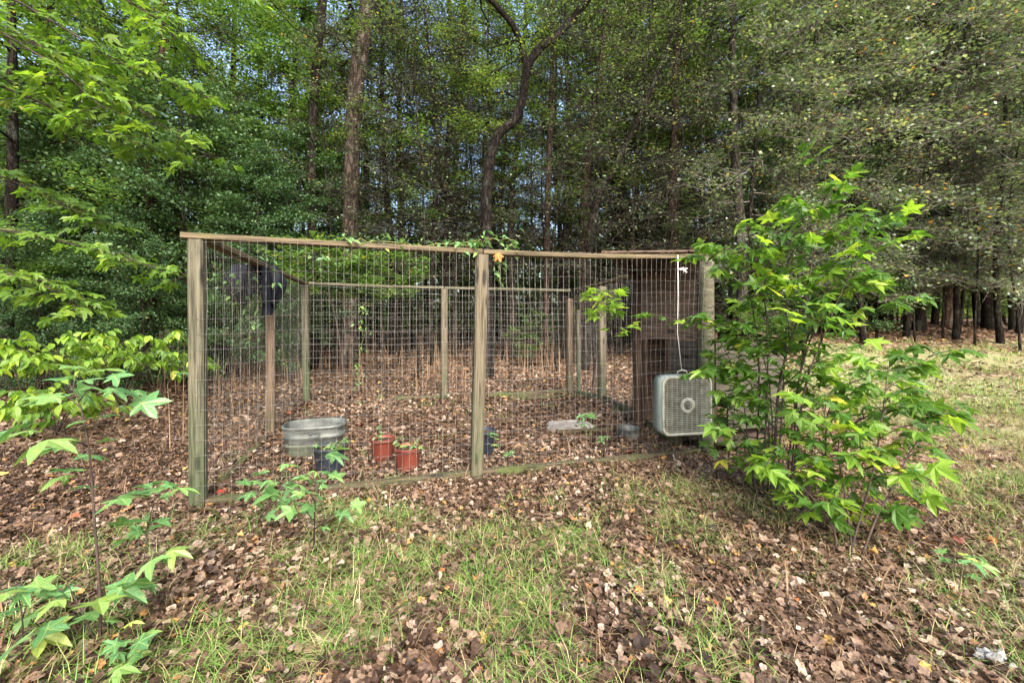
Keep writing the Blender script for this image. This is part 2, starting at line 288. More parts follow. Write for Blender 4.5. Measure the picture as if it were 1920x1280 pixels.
# ------------------------------------------------------------------ ground sheet
xs = np.concatenate([-np.geomspace(600, 14, 24), np.arange(-13.8, 13.9, .3), np.geomspace(14, 600, 24)])
ys = np.concatenate([np.array([-300, -120, -50, -20, -8, -4]), np.arange(-2, 16, .3), np.geomspace(16, 900, 36)])
gx, gy = np.meshgrid(xs, ys); V = np.stack([gx.ravel(), gy.ravel(), gz(gx, gy).ravel()], 1)
nx, ny = len(xs), len(ys); ii = (np.arange(ny - 1)[:, None] * nx + np.arange(nx - 1)[None]).ravel()
o = mesh_obj('ground', arr_mesh('ground', V, np.stack([ii, ii + 1, ii + nx + 1, ii + nx], 1), M['ground'], smooth=True)); o['kind'] = 'structure'
# ------------------------------------------------------------------ instanced-in-numpy pieces
def rotmats(n, yaw=None, tilt_sd=.5, rg=rng, up=None):
    yaw = rg.uniform(0, 2 * math.pi, n) if yaw is None else yaw
    ax = rg.uniform(0, 2 * math.pi, n); t = rg.normal(0, tilt_sd, n)
    c, s = np.cos(yaw), np.sin(yaw); Z = np.zeros(n); O = np.ones(n)
    Rz = np.stack([np.stack([c, -s, Z], 1), np.stack([s, c, Z], 1), np.stack([Z, Z, O], 1)], 1)
    kx, ky = np.cos(ax), np.sin(ax); ct, st = np.cos(t), np.sin(t); v = 1 - ct
    Rt = np.stack([np.stack([ct + kx * kx * v, kx * ky * v, ky * st], 1), np.stack([kx * ky * v, ct + ky * ky * v, -kx * st], 1), np.stack([-ky * st, kx * st, ct], 1)], 1)
    return Rt @ Rz
def scatter(T, Ft, pos, Rm, sc_):
    """template verts T (k,3), faces Ft (m,q) -> joined arrays"""
    n = len(pos); k = len(T)
    V = (np.einsum('nij,kj->nki', Rm, T) * sc_[:, None, None] + pos[:, None]).reshape(-1, 3)
    Fc = (Ft[None] + (np.arange(n) * k)[:, None, None]).reshape(-1, Ft.shape[1])
    return V, Fc
QL = np.array([(0, 0, 0), (.3, .45, .07), (0, 1, -.04), (-.3, .45, .07)]); QF = np.array([(0, 1, 2, 3)])
QW = np.array([(0, 0, 0), (.42, .4, .05), (0, 1, -.1), (-.42, .4, .05)])
# star-shaped five-lobed leaf, as an outline with a raised midrib
def lobed(lobes, cup=.1, droop=.2, seed=0):
    rr = random.Random(seed); pts = [(0, 0)]
    for a, r, wd in lobes:
        a0 = R(a)
        pts.append(((.0 + r * .5) * math.sin(a0 - wd * 1.15), .32 + r * .5 * math.cos(a0 - wd * 1.15)))
        pts.append((r * .74 * math.sin(a0 - wd * .55), .32 + r * .74 * math.cos(a0 - wd * .55)))
        pts.append((r * math.sin(a0), .32 + r * math.cos(a0)))
        pts.append((r * .74 * math.sin(a0 + wd * .55), .32 + r * .74 * math.cos(a0 + wd * .55)))
    a, r, wd = lobes[-1]; pts.append((r * .42 * math.sin(R(a) + wd), .32 + r * .42 * math.cos(R(a) + wd)))
    n = len(pts); vs = [(0, .32, 0)]
    for x, y in pts:
        rad = math.hypot(x, y - .32)
        vs.append((x, y, cup * abs(x) - droop * rad * rad + .05 * math.sin(5 * x + seed) * rad + rr.uniform(-.015, .015)))
    fs = [(0, i + 1, (i + 1) % n + 1) for i in range(n)]
    return vs, fs
STAR = [(-118, .46, .42), (-62, .66, .42), (0, .72, .42), (62, .66, .42), (118, .46, .42)]
MAPLE = [(-105, .36, .5), (-52, .58, .5), (0, .68, .5), (52, .58, .5), (105, .36, .5)]
def leaf_meshes(name, lobes, mat, nvar=5):
    out = []
    for k in range(nvar):
        rr = random.Random(k * 7 + len(name)); lb = [(a + rr.uniform(-9, 9), r * rr.uniform(.85, 1.1), w_) for a, r, w_ in lobes]
        vs, fs = lobed(lb, rr.uniform(-.1, .5), rr.uniform(.0, .95), k); bx_ = rr.uniform(-.35, .35); vs = [(x, y, z + bx_ * x * (y + .2) + .06 * math.sin(9 * y + k) * abs(x)) for x, y, z in vs]
        vs = [(x, y + .25, z) for x, y, z in vs]                     # petiole occupies the first quarter
        n = len(vs); vs += [(-.008, 0, .02), (.008, 0, .02), (0, .3, -.005)]; fs += [(n, n + 1, n + 2)]
        me = bpy.data.meshes.new(name); me.from_pydata(vs, [], fs); me.materials.append(mat); me.update(); out.append(me)
    return out
def ovate_meshes(name, mat, nvar=4, wide=.27):
    out = []
    for k in range(nvar):
        rr = random.Random(k + 3); d = rr.uniform(.2, .6); f = rr.uniform(.1, .3)
        mid = [(0, t, -d * t * t) for t in (0, .25, .5, .75, 1)]; wv = (0, wide * .85, wide, wide * .65, 0)
        vs = list(mid) + [(w_, t, -d * t * t + f * w_) for w_, (_, t, _) in zip(wv, mid)][1:4] + [(-w_, t, -d * t * t + f * w_) for w_, (_, t, _) in zip(wv, mid)][1:4]
        fs = [(0, 5, 1), (1, 5, 6, 2), (2, 6, 7, 3), (3, 7, 4), (0, 1, 8), (1, 2, 9, 8), (2, 3, 10, 9), (3, 4, 10)]
        me = bpy.data.meshes.new(name); me.from_pydata(vs, [], fs); me.materials.append(mat); me.update(); out.append(me)
    return out
LM_gum = leaf_meshes('leaf', STAR, M['sweetgum_leaf'], 10)
LM_sap = leaf_meshes('leaf', STAR, M['sapling_leaf'], 10)
LM_map = leaf_meshes('leaf', MAPLE, M['maple_leaf'], 6)
LM_ova = ovate_meshes('leaf', M['sweetgum_leaf'])
LM_vin = ovate_meshes('leaf', M['sapling_leaf'], 3, .22)
def leaf_matrix(p, out, size, rr, tilt=.35, droop=.25):
    """leaf at p pointing along out (flattened), face up with some tilt"""
    o_ = Vector((out[0], out[1], out[2] * .35 - droop)).normalized()
    side = o_.cross(Vector((rr.gauss(0, tilt), rr.gauss(0, tilt), 1))).normalized(); up = side.cross(o_)
    m = Matrix((side, o_, up)).transposed().to_4x4(); m = Matrix.Translation(p) @ m @ Matrix.Diagonal((size * rr.uniform(.85, 1.1), size, size, 1))
    return m
def place_leaves(parent, mats, meshes, cap=290, rr=None, mass_name='leaf_mass', own=True):
    """the largest cap leaves as separate parts, the rest joined"""
    rr = rr or random.Random(5); cpos = Vector((0, 0, CAMZ))
    mats = sorted(mats, key=lambda q: -(q.to_scale().y / max(.3, (q.translation - cpos).length)))
    inv = parent.matrix_basis.inverted()
    for q in mats[:cap]:
        o = bpy.data.objects.new('leaf', rr.choice(meshes)); link(o, parent); o.matrix_basis = inv @ q
    if len(mats) > cap:
        v, f = [], []
        for q in mats[cap:]:
            me = rr.choice(meshes); n = len(v); mm_ = inv @ q
            v += [tuple(mm_ @ u.co) for u in me.vertices]; f += [tuple(i + n for i in p.vertices) for p in me.polygons]
        me = bpy.data.meshes.new(mass_name); me.from_pydata(v, [], f); me.materials.append(meshes[0].materials[0]); me.update()
        o = mesh_obj(mass_name, me, parent); o['kind'] = 'stuff'
def spline(pts, n):
    """Catmull-Rom through pts"""
    pts = [Vector(p) for p in pts]; P_ = [pts[0] * 2 - pts[1]] + pts + [pts[-1] * 2 - pts[-2]]; out = []
    segs = len(pts) - 1
    for i in range(n):
        u = i / (n - 1) * segs; k = min(int(u), segs - 1); t = u - k; a, b_, c, d = P_[k:k + 4]
        out.append(.5 * ((2 * b_) + (c - a) * t + (2 * a - 5 * b_ + 4 * c - d) * t * t + (3 * b_ - a - 3 * c + d) * t ** 3))
    return out
def leafy(stem_mb, pts, r0, r1, rr, lsize, start=.25, nsub=8, sublen=.4, per=5, direct=10, tilt=.35, droop=.2, rise=.25, flat=.4, sides=6):
    """a stem with side shoots; returns leaf matrices"""
    n = 14; q = spline(pts, n); stem_mb.tube(q, [r0 + (r1 - r0) * i / (n - 1) for i in range(n)], sides)
    out = []
    def at(t):
        u = t * (n - 1); k = min(int(u), n - 2); return q[k].lerp(q[k + 1], u - k), (q[k + 1] - q[k]).normalized()
    for j in range(direct):
        t = start + (1 - start) * (j + rr.random()) / direct; p, d = at(t)
        an = j * 2.4 + rr.uniform(-.4, .4); o_ = Vector((math.cos(an), math.sin(an), .3)) + d * .5
        out.append(leaf_matrix(p, o_, lsize * rr.uniform(.55, 1.1) * (1.1 - .35 * t), rr, tilt, droop))
    for j in range(nsub):
        t = start + (1 - start) * (j + rr.random()) / nsub; p, d = at(t); an = j * 2.4 + rr.uniform(-.5, .5)
        sd_ = (Vector((math.cos(an), math.sin(an), rise)) + d * .5).normalized(); ln = sublen * rr.uniform(.6, 1.15) * (1.15 - .6 * t)
        e = p + sd_ * ln; mid = p.lerp(e, .5) + Vector((0, 0, ln * .06)); sp_ = [p, mid, e + Vector((0, 0, -ln * .08))]
        stem_mb.tube(spline(sp_, 5), [r1 * 1.3 + .001, r1 + .0008, r1 * .8 + .0006, r1 * .6 + .0004, .0006], 4)
        for k in range(per):
            s_ = .3 + .7 * (k + rr.random() * .6) / per; pp = p.lerp(e, s_) + Vector((0, 0, ln * .05))
            sg = 1 if k % 2 else -1; lat = sd_.cross(Vector((0, 0, 1))).normalized() * sg
            dd = lat * (1 - s_ * .6) + sd_ * (.4 + s_)
            out.append(leaf_matrix(pp, dd, lsize * rr.uniform(.5, 1.1), rr, tilt, droop))
    return out
# ------------------------------------------------------------------ tree prototypes
def grow(name, seed, H, z0, Rr, nprim, nsec, nleaf, ls, rise, lmat, bmat, shape='oval', tw=1.0, trunk_r=.11, droop=.1, jit=.09, tilt=.6, T=QL, twigs=0):
    rg = np.random.default_rng(seed); rr = random.Random(seed)
    br = MB(); tr = MB(); pos = []; yaw = []
    lean = (rr.uniform(-.5, .5), rr.uniform(-.3, .3))
    def axis(z): t = z / H; return Vector((lean[0] * t * t * 1.2 + .1 * math.sin(z * .9 + seed), lean[1] * t * t + .1 * math.cos(z * .7 + seed * 2), z))
    tr.tube([axis(H * k / 12) - Vector((0, 0, .15 if k == 0 else 0)) for k in range(13)], [trunk_r * (1.25 if k == 0 else 1) * (1 - .8 * k / 12) for k in range(13)], 7, noise=.06, seed=seed)
    for i in range(nprim):
        u = (i + rr.random()) / nprim; z = z0 + (H - z0) * u; az = i * 2.4 + rr.uniform(-.5, .5)
        s_ = {'oval': math.sin(math.pi * (.12 + .83 * u)) ** .7, 'cone': 1.02 - .85 * u, 'top': .35 + .65 * math.sin(math.pi * min(1, u * .95)), 'col': .8 if u < .8 else (1 - u) * 4 * .8 + .1}[shape]
        Ln = Rr * s_ * rr.uniform(.55, 1.12); a0 = axis(z); pts = []
        for k in range(5):
            t = k / 4; b_ = az + .35 * math.sin(t * 3 + i); pts.append(a0 + Vector((math.cos(b_) * Ln * t, math.sin(b_) * Ln * t, rise * Ln * t - droop * Ln * t * t + rr.uniform(-.05, .05) * Ln * (k > 0))))
        r0 = max(.008, trunk_r * .3 * (1 - .7 * u)) * tw; br.tube(pts, [r0 * (1 - .75 * k / 4) for k in range(5)], 4, cap=False)
        for j in range(nsec):
            t = .22 + .78 * (j + rr.random()) / nsec; k = min(int(t * 4), 3); p = pts[k].lerp(pts[k + 1], t * 4 - k)
            b_ = az + rr.choice((-1, 1)) * rr.uniform(.3, 1.3); l2 = Ln * rr.uniform(.18, .42) * (1.2 - .5 * t) + .15
            d = Vector((math.cos(b_), math.sin(b_), rr.uniform(-.35, .55))).normalized(); e = p + d * l2
            mid = p.lerp(e, .5) + Vector((rr.uniform(-.1, .1), rr.uniform(-.1, .1), rr.uniform(-.1, .1))) * l2
            br.tube([p, mid, e], [r0 * .4 + .002, r0 * .25 + .002, .002], 3, cap=False)
            for q in range(twigs):
                s0 = p.lerp(e, rr.uniform(.2, 1)); dd = Vector((rr.gauss(0, 1), rr.gauss(0, 1), rr.gauss(-.1, .7))).normalized() * rr.uniform(.2, .6)
                br.tube([s0, s0 + dd * .5 + Vector((rr.uniform(-.06, .06), rr.uniform(-.06, .06), .03)), s0 + dd], [.005, .004, .002], 3, cap=False)
            if nleaf:
                n = max(1, int(nleaf * rr.uniform(.4, 1.5))); tt = rg.uniform(.1, 1.12, n)
                pv = np.array(p)[None] * (1 - tt[:, None]) + np.array(e)[None] * tt[:, None]
                pos.append(pv + rg.normal(0, jit, (n, 3)) * np.array([1, 1, .55]))
    pos = np.concatenate(pos); n = len(pos)
    V, Fc = scatter(T, QF, pos, rotmats(n, None, tilt, rg), ls * rg.uniform(.6, 1.25, n))
    # colour varies leaf to leaf and clump to clump
    cl = .5 + .5 * np.sin(pos[:, 0] * 2.3 + seed) * np.sin(pos[:, 1] * 2.1 + 1) * np.sin(pos[:, 2] * 1.9 + 2)
    tint = np.clip(rg.beta(2, 2.4, n) * .75 + .3 * cl - .05, 0, 1); tint[rg.random(n) > .985] = 1
    crown = arr_mesh(name + '_crown', V, Fc, M[lmat], np.repeat(tint, len(T)))
    def fin(mb, mat, nm):
        me = bpy.data.meshes.new(nm); me.from_pydata(mb.v, [], mb.f); me.polygons.foreach_set('use_smooth', [True] * len(mb.f)); me.materials.append(mat); me.update(); return me
    return dict(crown=crown, branches=fin(br, M[bmat], name + '_branches'), trunk=fin(tr, M['bark_dark'] if name in ('vine', 'bare', 'slim') else M[bmat], name + '_trunk'), H=H)
PR = {}
PR['high'] = [grow('high', 11 + k, 15, 4.0, 2.8, 34, 8, 52, .085, .35, 'leaf_broad', 'bark_dark', 'top', jit=.13) for k in range(3)]
PR['edge'] = [grow('edge', 31 + k, 9.5, 1.4, 2.2, 34, 9, 85, .075, .2, 'leaf_bright', 'bark_dark', 'oval', jit=.11) for k in range(2)]
PR['holly'] = [grow('holly', 51 + k, 6, .25, 1.5, 40, 10, 54, .06, .25, 'leaf_holly', 'bark_dark', 'oval', trunk_r=.05, jit=.1, tilt=.9, T=QW) for k in range(3)]
PR['vine'] = [grow('vine', 71 + k, 11, 1.4, 2.2, 46, 10, 25, .088, -.05, 'leaf_vine', 'twig_grey', 'oval', trunk_r=.07, droop=.35, jit=.16, T=QW, twigs=5) for k in range(3)]
PR['pine'] = [grow('pine', 91, 20, 9, 2.6, 26, 7, 60, .16, .15, 'leaf_pine', 'bark_red', 'top', trunk_r=.16, jit=.1, tilt=1.2, T=QL * np.array([.13, 1, .3]))]
PR['far'] = [grow('far', 131 + k, 14, 2.6, 3.0, 34, 7, 22, .15, .3, 'leaf_broad', 'bark_dark', 'top', jit=.2) for k in range(3)]
PR['mid'] = [grow('mid', 141 + k, 6, .5, 1.7, 26, 7, 55, .1, .35, 'leaf_broad', 'bark_dark', 'oval', trunk_r=.035, jit=.14, twigs=1) for k in range(2)]
PR['umbrella'] = [grow('umbrella', 161 + k, 2.75, 1.75, 1.05, 16, 7, 34, .075, .25, 'leaf_bright', 'twig', 'oval', trunk_r=.02, jit=.06, tilt=.4, T=QW) for k in range(2)]
PR['slim'] = [grow('slim', 95 + k, 9, 3.0, 1.3, 18, 5, 34, .07, .4, 'leaf_broad', 'bark_grey', 'top', trunk_r=.05, jit=.12) for k in range(2)]
PR['bare'] = [grow('bare', 99 + k, 9, 2.2, 1.8, 28, 8, 6, .075, .25, 'leaf_vine', 'bark_grey', 'oval', trunk_r=.03, jit=.1, twigs=5) for k in range(2)]
PR['shrub'] = [grow('shrub', 105 + k, 1.9, .25, .85, 18, 6, 26, .075, .5, 'leaf_bright', 'twig', 'oval', trunk_r=.018, jit=.06, tilt=.4, T=QW) for k in range(2)]
def add_tree(name, label, cat, x, y, kind, s=1.0, rz=None, group=None, trunk_me=None, crown_at=None, rr=random):
    t = thing(name, label, cat, (x, y, G(x, y) - .03), 0, group)
    pr = rr.choice(PR[kind]); rz = rr.uniform(0, 6.28) if rz is None else rz
    off = Vector(crown_at) if crown_at is not None else Vector((0, 0, 0))
    for part in ('trunk', 'branches', 'crown'):
        me_ = pr[part]
        if part == 'trunk' and trunk_me is not None:
            mesh_obj('trunk', trunk_me, t); continue
        o = mesh_obj(part, me_, t); o.scale = (s, s, s); o.rotation_euler = (0, 0, rz); o.location = off
    return t
def trunk_mesh(polys, d, mat, base, seed):
    """polys: lists of (px,py,width px) at distance d; coordinates local to base"""
    mb = MB()
    wf = .8 if polys[0][0][2] < 30 else .76
    for pi, poly in enumerate(polys):
        pts = []; rad = []
        for i, (px, py, wp) in enumerate(poly):
            p = P(px, py, d) if py is not None else Vector((X(px, d), d, base.z - .2))
            p = p - base; p.y += .12 * math.sin(i * 1.7 + seed); pts.append(p); rad.append(wp * wf / F * d / 2)
        n = 6 * len(pts); q = spline(pts, n); ra = np.interp(np.linspace(0, len(pts) - 1, n), range(len(pts)), rad)
        if poly[0][1] is None: ra[0] *= 1.45; ra[1] *= 1.2
        mb.tube(q, list(ra), 10, noise=.07, seed=seed + pi)
    me = bpy.data.meshes.new('trunk'); me.from_pydata(mb.v, [], mb.f); me.polygons.foreach_set('use_smooth', [True] * len(mb.f)); me.materials.append(M[mat]); me.update(); return me
TREES = [  # label, d, polylines, bark, crown kind, crown scale
 ('forked tree behind the pen whose dark trunk bends right and splits in a Y', 9.2, [[(912, None, 29), (912, 470, 26), (914, 350, 24), (930, 265, 22), (962, 225, 21), (980, 180, 20), (990, 128, 20), (1015, 92, 19), (1045, 62, 18), (1100, 0, 16), (1190, -110, 10)], [(990, 140, 16), (980, 90, 15), (960, 48, 14), (905, -8, 12), (840, -80, 8)]], 'bark_black', 'high', .8),
 ('thick furrowed pine trunk behind the pen, widest of the trunks', 10.5, [[(650, None, 40), (656, 400, 36), (668, 200, 38), (684, 60, 37), (702, -90, 32), (720, -250, 26)]], 'bark_pine', 'pine', .8),
 ('straight dark trunk just left of the thick furrowed pine', 10, [[(584, None, 21), (588, 300, 20), (597, 120, 19), (603, 0, 17), (608, -180, 13)]], 'bark_dark', 'high', .8),
 ('dark trunk rising out of the evergreen thicket above the brown leaf floor', 8.8, [[(290, None, 25), (286, 400, 23), (283, 250, 20), (300, 60, 18), (296, -140, 13)]], 'bark_red', 'high', .75),
 ('dark trunk with an S bend above the evergreen thicket', 10, [[(243, None, 19), (226, 300, 19), (236, 150, 17), (222, 90, 16), (190, 0, 13), (160, -120, 10)]], 'bark_dark', 'high', .75),
 ('upright tree close behind the S bent trunk', 11, [[(262, None, 20), (258, 300, 20), (262, 120, 18), (256, 0, 16), (250, -160, 12)]], 'bark_dark', 'high', .85),
 ('slender dark trunk rising behind the middle rear post', 12, [[(830, None, 16), (836, 400, 14), (838, 300, 13), (850, 150, 12), (842, 0, 10), (838, -120, 8)]], 'bark_dark', 'high', .8),
 ('slender trunk crossing its close neighbour behind the middle rear post', 12.6, [[(852, None, 15), (852, 350, 14), (862, 180, 13), (868, 0, 12), (880, -120, 9)]], 'bark_grey', 'slim', 1.2),
 ('reddish trunk bending right above the fence between the pen middle and the shelter', 11, [[(1094, None, 25), (1095, 400, 22), (1098, 320, 19), (1110, 240, 15), (1128, 130, 12), (1140, -60, 9)]], 'bark_red', 'high', .8),
 ('thin leaning tree slanting up to the right over the shelter roof', 10, [[(1098, None, 16), (1108, 420, 15), (1150, 320, 13), (1190, 240, 11), (1240, 120, 9), (1300, -60, 7)]], 'bark_dark', 'slim', 1.1),
 ('thin trunk with peeled rusty bark beside the forked tree', 10.4, [[(1022, None, 15), (1026, 400, 14), (1031, 270, 14), (1036, 100, 10), (1040, -100, 8)]], 'bark_red', 'slim', 1.2),
 ('greyish trunk close on the right of the forked tree', 12, [[(962, None, 19), (958, 420, 17), (962, 330, 14), (978, 200, 11), (985, 50, 9), (990, -90, 7)]], 'bark_grey', 'high', .75),
 ('thin straight tree seen through the wire left of the shelter', 12.5, [[(1158, None, 16), (1166, 420, 14), (1172, 250, 12), (1176, -80, 9)]], 'bark_dark', 'high', .8),
 ('rust streaked trunk above the shelter roof', 10.5, [[(1272, None, 23), (1264, 360, 21), (1265, 200, 16), (1268, 0, 13), (1270, -120, 10)]], 'bark_red', 'high', .75),
 ('thin dark tree above the shelter, between two rusty trunks', 12, [[(1214, None, 13), (1210, 380, 12), (1220, 200, 10), (1218, -60, 8)]], 'bark_dark', 'slim', 1.25),
 ('thin tree leaning left over the shelter roof', 11.4, [[(1248, None, 14), (1242, 380, 13), (1226, 230, 11), (1190, 60, 8), (1150, -80, 6)]], 'bark_dark', 'slim', 1.15),
 ('stout grey trunk just right of the pen corner post', 9.8, [[(1388, None, 25), (1386, 480, 24), (1382, 300, 20), (1378, 100, 15), (1372, -90, 11)]], 'bark_grey', 'high', .7),
 ('dark trunk rising straight above the pen corner post', 12, [[(1348, None, 15), (1340, 380, 14), (1338, 200, 11), (1330, -50, 8)]], 'bark_dark', 'high', .8),
 ('very thin pole tree by the roof end of the pen', 11, [[(1316, None, 10), (1316, 350, 9), (1310, 150, 7), (1306, -60, 5)]], 'bark_dark', 'slim', 1.1),
 ('dark trunk behind the top of the leafy sweetgum bush', 12, [[(1572, None, 23), (1572, 380, 22), (1576, 250, 17), (1570, 80, 12), (1560, -90, 9)]], 'bark_dark', 'high', .75),
 ('narrow trunk touching its neighbour behind the top of the sweetgum bush', 12.5, [[(1550, None, 14), (1552, 350, 13), (1548, 200, 10), (1540, -60, 8)]], 'bark_dark', 'slim', 1.3),
 ('thin tree between the pen corner and the sweetgum bush', 13, [[(1446, None, 15), (1442, 380, 14), (1450, 200, 11), (1446, -60, 8)]], 'bark_dark', 'high', .8),
 ('dark trunk leaning right at the edge of the brush pile', 12.6, [[(1722, None, 22), (1724, 470, 20), (1738, 340, 17), (1772, 200, 13), (1800, 60, 10), (1830, -90, 7)]], 'bark_dark', 'vine', .95),
 ('reddish trunk standing behind the brush pile', 13.2, [[(1770, None, 18), (1772, 460, 17), (1764, 300, 13), (1770, 100, 10), (1764, -60, 8)]], 'bark_red', 'vine', 1.0),
 ('thick dark trunk right of the brush pile under hanging twigs', 13, [[(1852, None, 26), (1850, 430, 23), (1856, 300, 18), (1866, 100, 13), (1870, -60, 9)]], 'bark_dark', 'vine', 1.0),
 ('mossy trunk at the far right edge of the wood', 12.6, [[(1905, None, 20), (1902, 450, 18), (1896, 300, 15), (1890, 100, 11), (1880, -60, 8)]], 'bark_grey', 'vine', .95),
 ('dark trunk at the corner of the clearing left of the brush pile', 13.5, [[(1664, None, 16), (1666, 430, 15), (1660, 250, 12), (1650, 60, 9), (1640, -60, 7)]], 'bark_dark', 'vine', 1.0),
 ('dark trunk low in the thicket at the far left', 9.5, [[(64, None, 17), (72, 450, 15), (66, 300, 12), (80, 100, 10), (90, -90, 7)]], 'bark_dark', 'high', .75),
 ('forked thin trunk in the left thicket above the drooping shrub', 9.8, [[(136, None, 14), (140, 420, 12), (150, 300, 10), (170, 150, 8), (180, -60, 6)], [(141, 400, 9), (120, 300, 7), (110, 200, 5)]], 'bark_grey', 'slim', 1.1),
 ('slim tree between the S bent trunk and the straight dark trunk', 12, [[(420, None, 14), (424, 400, 13), (430, 200, 11), (438, 0, 9), (440, -120, 7)]], 'bark_dark', 'high', .8),
 ('pale grey tree with bright sky behind it, left of the straight dark trunk', 16, [[(545, None, 11), (546, 400, 10), (550, 200, 9), (548, -80, 7)]], 'bark_grey', 'pine', .9),
 ('trunk between the furrowed pine and the middle rear post', 14, [[(748, None, 13), (750, 450, 12), (746, 300, 11), (752, 100, 9), (750, -80, 7)]], 'bark_grey', 'high', .9),
 ('dark double stemmed tree seen through the wire right of the middle front post', 12, [[(1062, None, 18), (1060, 480, 16), (1066, 300, 12), (1060, 60, 9), (1058, -80, 7)], [(1061, 500, 11), (1046, 380, 10), (1040, 250, 8), (1044, 60, 5)]], 'bark_dark', 'high', .8),
]
rt = random.Random(3)
for k, (lab, d, polys, bark, kind, s) in enumerate(TREES):
    x = X(polys[0][0][0], d); base = Vector((x, d, G(x, d) - .03))
    tm = trunk_mesh(polys, d, bark, base, k)
    nm = {'pine': 'pine_tree', 'vine': 'vine_covered_tree', 'slim': 'slender_tree'}.get(kind, 'woodland_tree')
    up_ = 1.9 if 560 < polys[0][0][0] < 1400 and kind == 'high' else 0
    add_tree(nm, lab, 'tree', x, d, kind, s, group='trees at the edge of the woods', trunk_me=tm, crown_at=(0, .5 if up_ else 0, up_), rr=rt)
# evergreen and leafy understorey, each its own thing
def plants(lst, kind, name, cat, group):
    for px, d, s, lab in lst: add_tree(name, lab, cat, X(px, d), d, kind, s, group=group, rr=rt)
plants([(20, 8.0, .95, 'dark evergreen at the far left behind the drooping bright leaves'), (120, 8.6, 1.0, 'dark glossy evergreen second from the left edge of the thicket'),
        (215, 7.9, .72, 'low glossy evergreen spreading behind the yellow green shrub'), (335, 8.2, .98, 'full dark evergreen just left of the pen corner post'),
        (430, 9.2, 1.0, 'dark evergreen rising over the left rail of the pen'), (505, 8.6, .78, 'evergreen holly behind the black plastic sheet'),
        (70, 7.0, .52, 'small evergreen by the left picture edge above the leaf litter'), (560, 10.2, .95, 'evergreen below the straight dark trunk'),
        (170, 10.5, 1.25, 'tallest evergreen in the left thicket'), (390, 11, 1.3, 'tall evergreen behind the left thicket'),
        (270, 7.4, .5, 'smallest glossy evergreen beside the dark trunk foot'), (1440, 11, .9, 'dark evergreen behind the left side of the sweetgum bush'),
        (1600, 11.4, .8, 'dark evergreen behind the right side of the sweetgum bush'), (1500, 14, 1.4, 'tall evergreen deep behind the sweetgum bush')], 'holly', 'evergreen_shrub', 'shrub', 'evergreens in the thicket')
plants([(530, 11.2, 1.0, 'light green young tree glowing left of the furrowed pine'), (470, 11.5, 1.1, 'bright leafed tree over the left corner of the pen'), (20, 7.2, 1.0, 'bright green young tree filling the upper left edge'),
        (150, 9.5, 1.15, 'bright leafed tree behind the maple branches'), (1340, 13.2, 1.35, 'bright leafed tree high above the pen corner post'), (1180, 14.5, 1.3, 'leafy green tree above the shelter with hanging foliage'),
        (730, 12.5, 1.2, 'leafy tree filling the gap right of the furrowed pine')], 'edge', 'young_tree', 'tree', 'bright leafed young trees')
plants([(1420, 9.8, .95, 'pale vine hung tree above the sweetgum bush, nearest the pen'), (1510, 10.6, 1.0, 'yellow leafed viny tree over the top of the sweetgum bush'), (1610, 10.8, 1.0, 'tangle of pale leaves right of the sweetgum bush top'),
        (1700, 11.6, 1.05, 'yellowing viny tree left of the leaning dark trunk'), (1785, 11.2, 1.0, 'drooping mass of pale leaves over the brush pile'), (1880, 10.8, 1.0, 'viny tree with grey drooping twigs at the right edge'),
        (1950, 12.5, 1.1, 'viny tree cut off by the right picture edge'), (1300, 12.6, 1.05, 'grey twiggy viny tree over the roof end'),
        (1465, 13.5, 1.25, 'tallest viny tree behind the left side of the sweetgum bush'), (1560, 13.2, 1.3, 'tall viny tree rising behind the tip of the sweetgum bush'), (1655, 13.6, 1.3, 'tall viny tree at the back corner of the clearing'),
        (1745, 14.0, 1.3, 'tall viny tree behind the leaning dark trunk'), (1840, 14.2, 1.3, 'tall viny tree behind the thick dark right hand trunk'), (1925, 14.4, 1.35, 'tall viny tree in the upper right corner'), (1235, 14.0, 1.15, 'hanging pale vines above the middle of the roof')], 'vine', 'vine_covered_tree', 'tree', 'vine hung trees by the clearing')
plants([(790, 9.2, .95, 'bare twiggy tree with reddish haze of twigs left of the forked tree'), (1040, 9.8, .95, 'bare twiggy tree right of the forked tree'), (1500, 9.8, .9, 'bare grey brush just above the sweetgum bush'), (1330, 9.6, .8, 'bare grey sapling behind the corner post'),
        (1650, 11, 1.0, 'bare grey tree with arching twigs right of the sweetgum bush'), (1830, 10.6, .85, 'bare arching twigs in front of the right hand trunks'), (900, 10.6, 1.1, 'bare twiggy tree directly behind the forked trunk'),
        (700, 11.2, 1.0, 'bare twiggy tree right beside the furrowed pine'), (1120, 9.2, .9, 'bare sapling behind the rear right corner of the pen'), (1195, 9.0, .95, 'bare grey twigs above the roof'), (620, 9.6, .9, 'bare sapling in front of the furrowed pine'),
        (1260, 9.5, .9, 'bare sapling above the rope end of the roof'), (1720, 10.9, .8, 'bare sapling at the left end of the brush pile'), (1770, 11.4, .95, 'bare tree with grey twigs over the brush pile'), (1900, 10.2, .85, 'bare grey sapling at the right picture edge'), (350, 9.4, 1.0, 'bare sapling in the thicket above the pen corner')], 'bare', 'bare_tree', 'tree', 'bare twiggy trees')
plants([(640, 7.9, .95, 'bright green crown of a thin young tree above the rear rail'), (715, 8.0, .93, 'bright green crown just right of its twin above the rear rail')], 'umbrella', 'young_tree', 'tree', 'low bright crowns above the rear rail')
plants([(990, 10.5, .7, 'low green shrub in the shade behind the rear rail'), (1420, 8.2, .8, 'leafy shrub outside the pen behind the sweetgum bush')], 'shrub', 'green_shrub', 'shrub', 'green shrubs behind the pen')
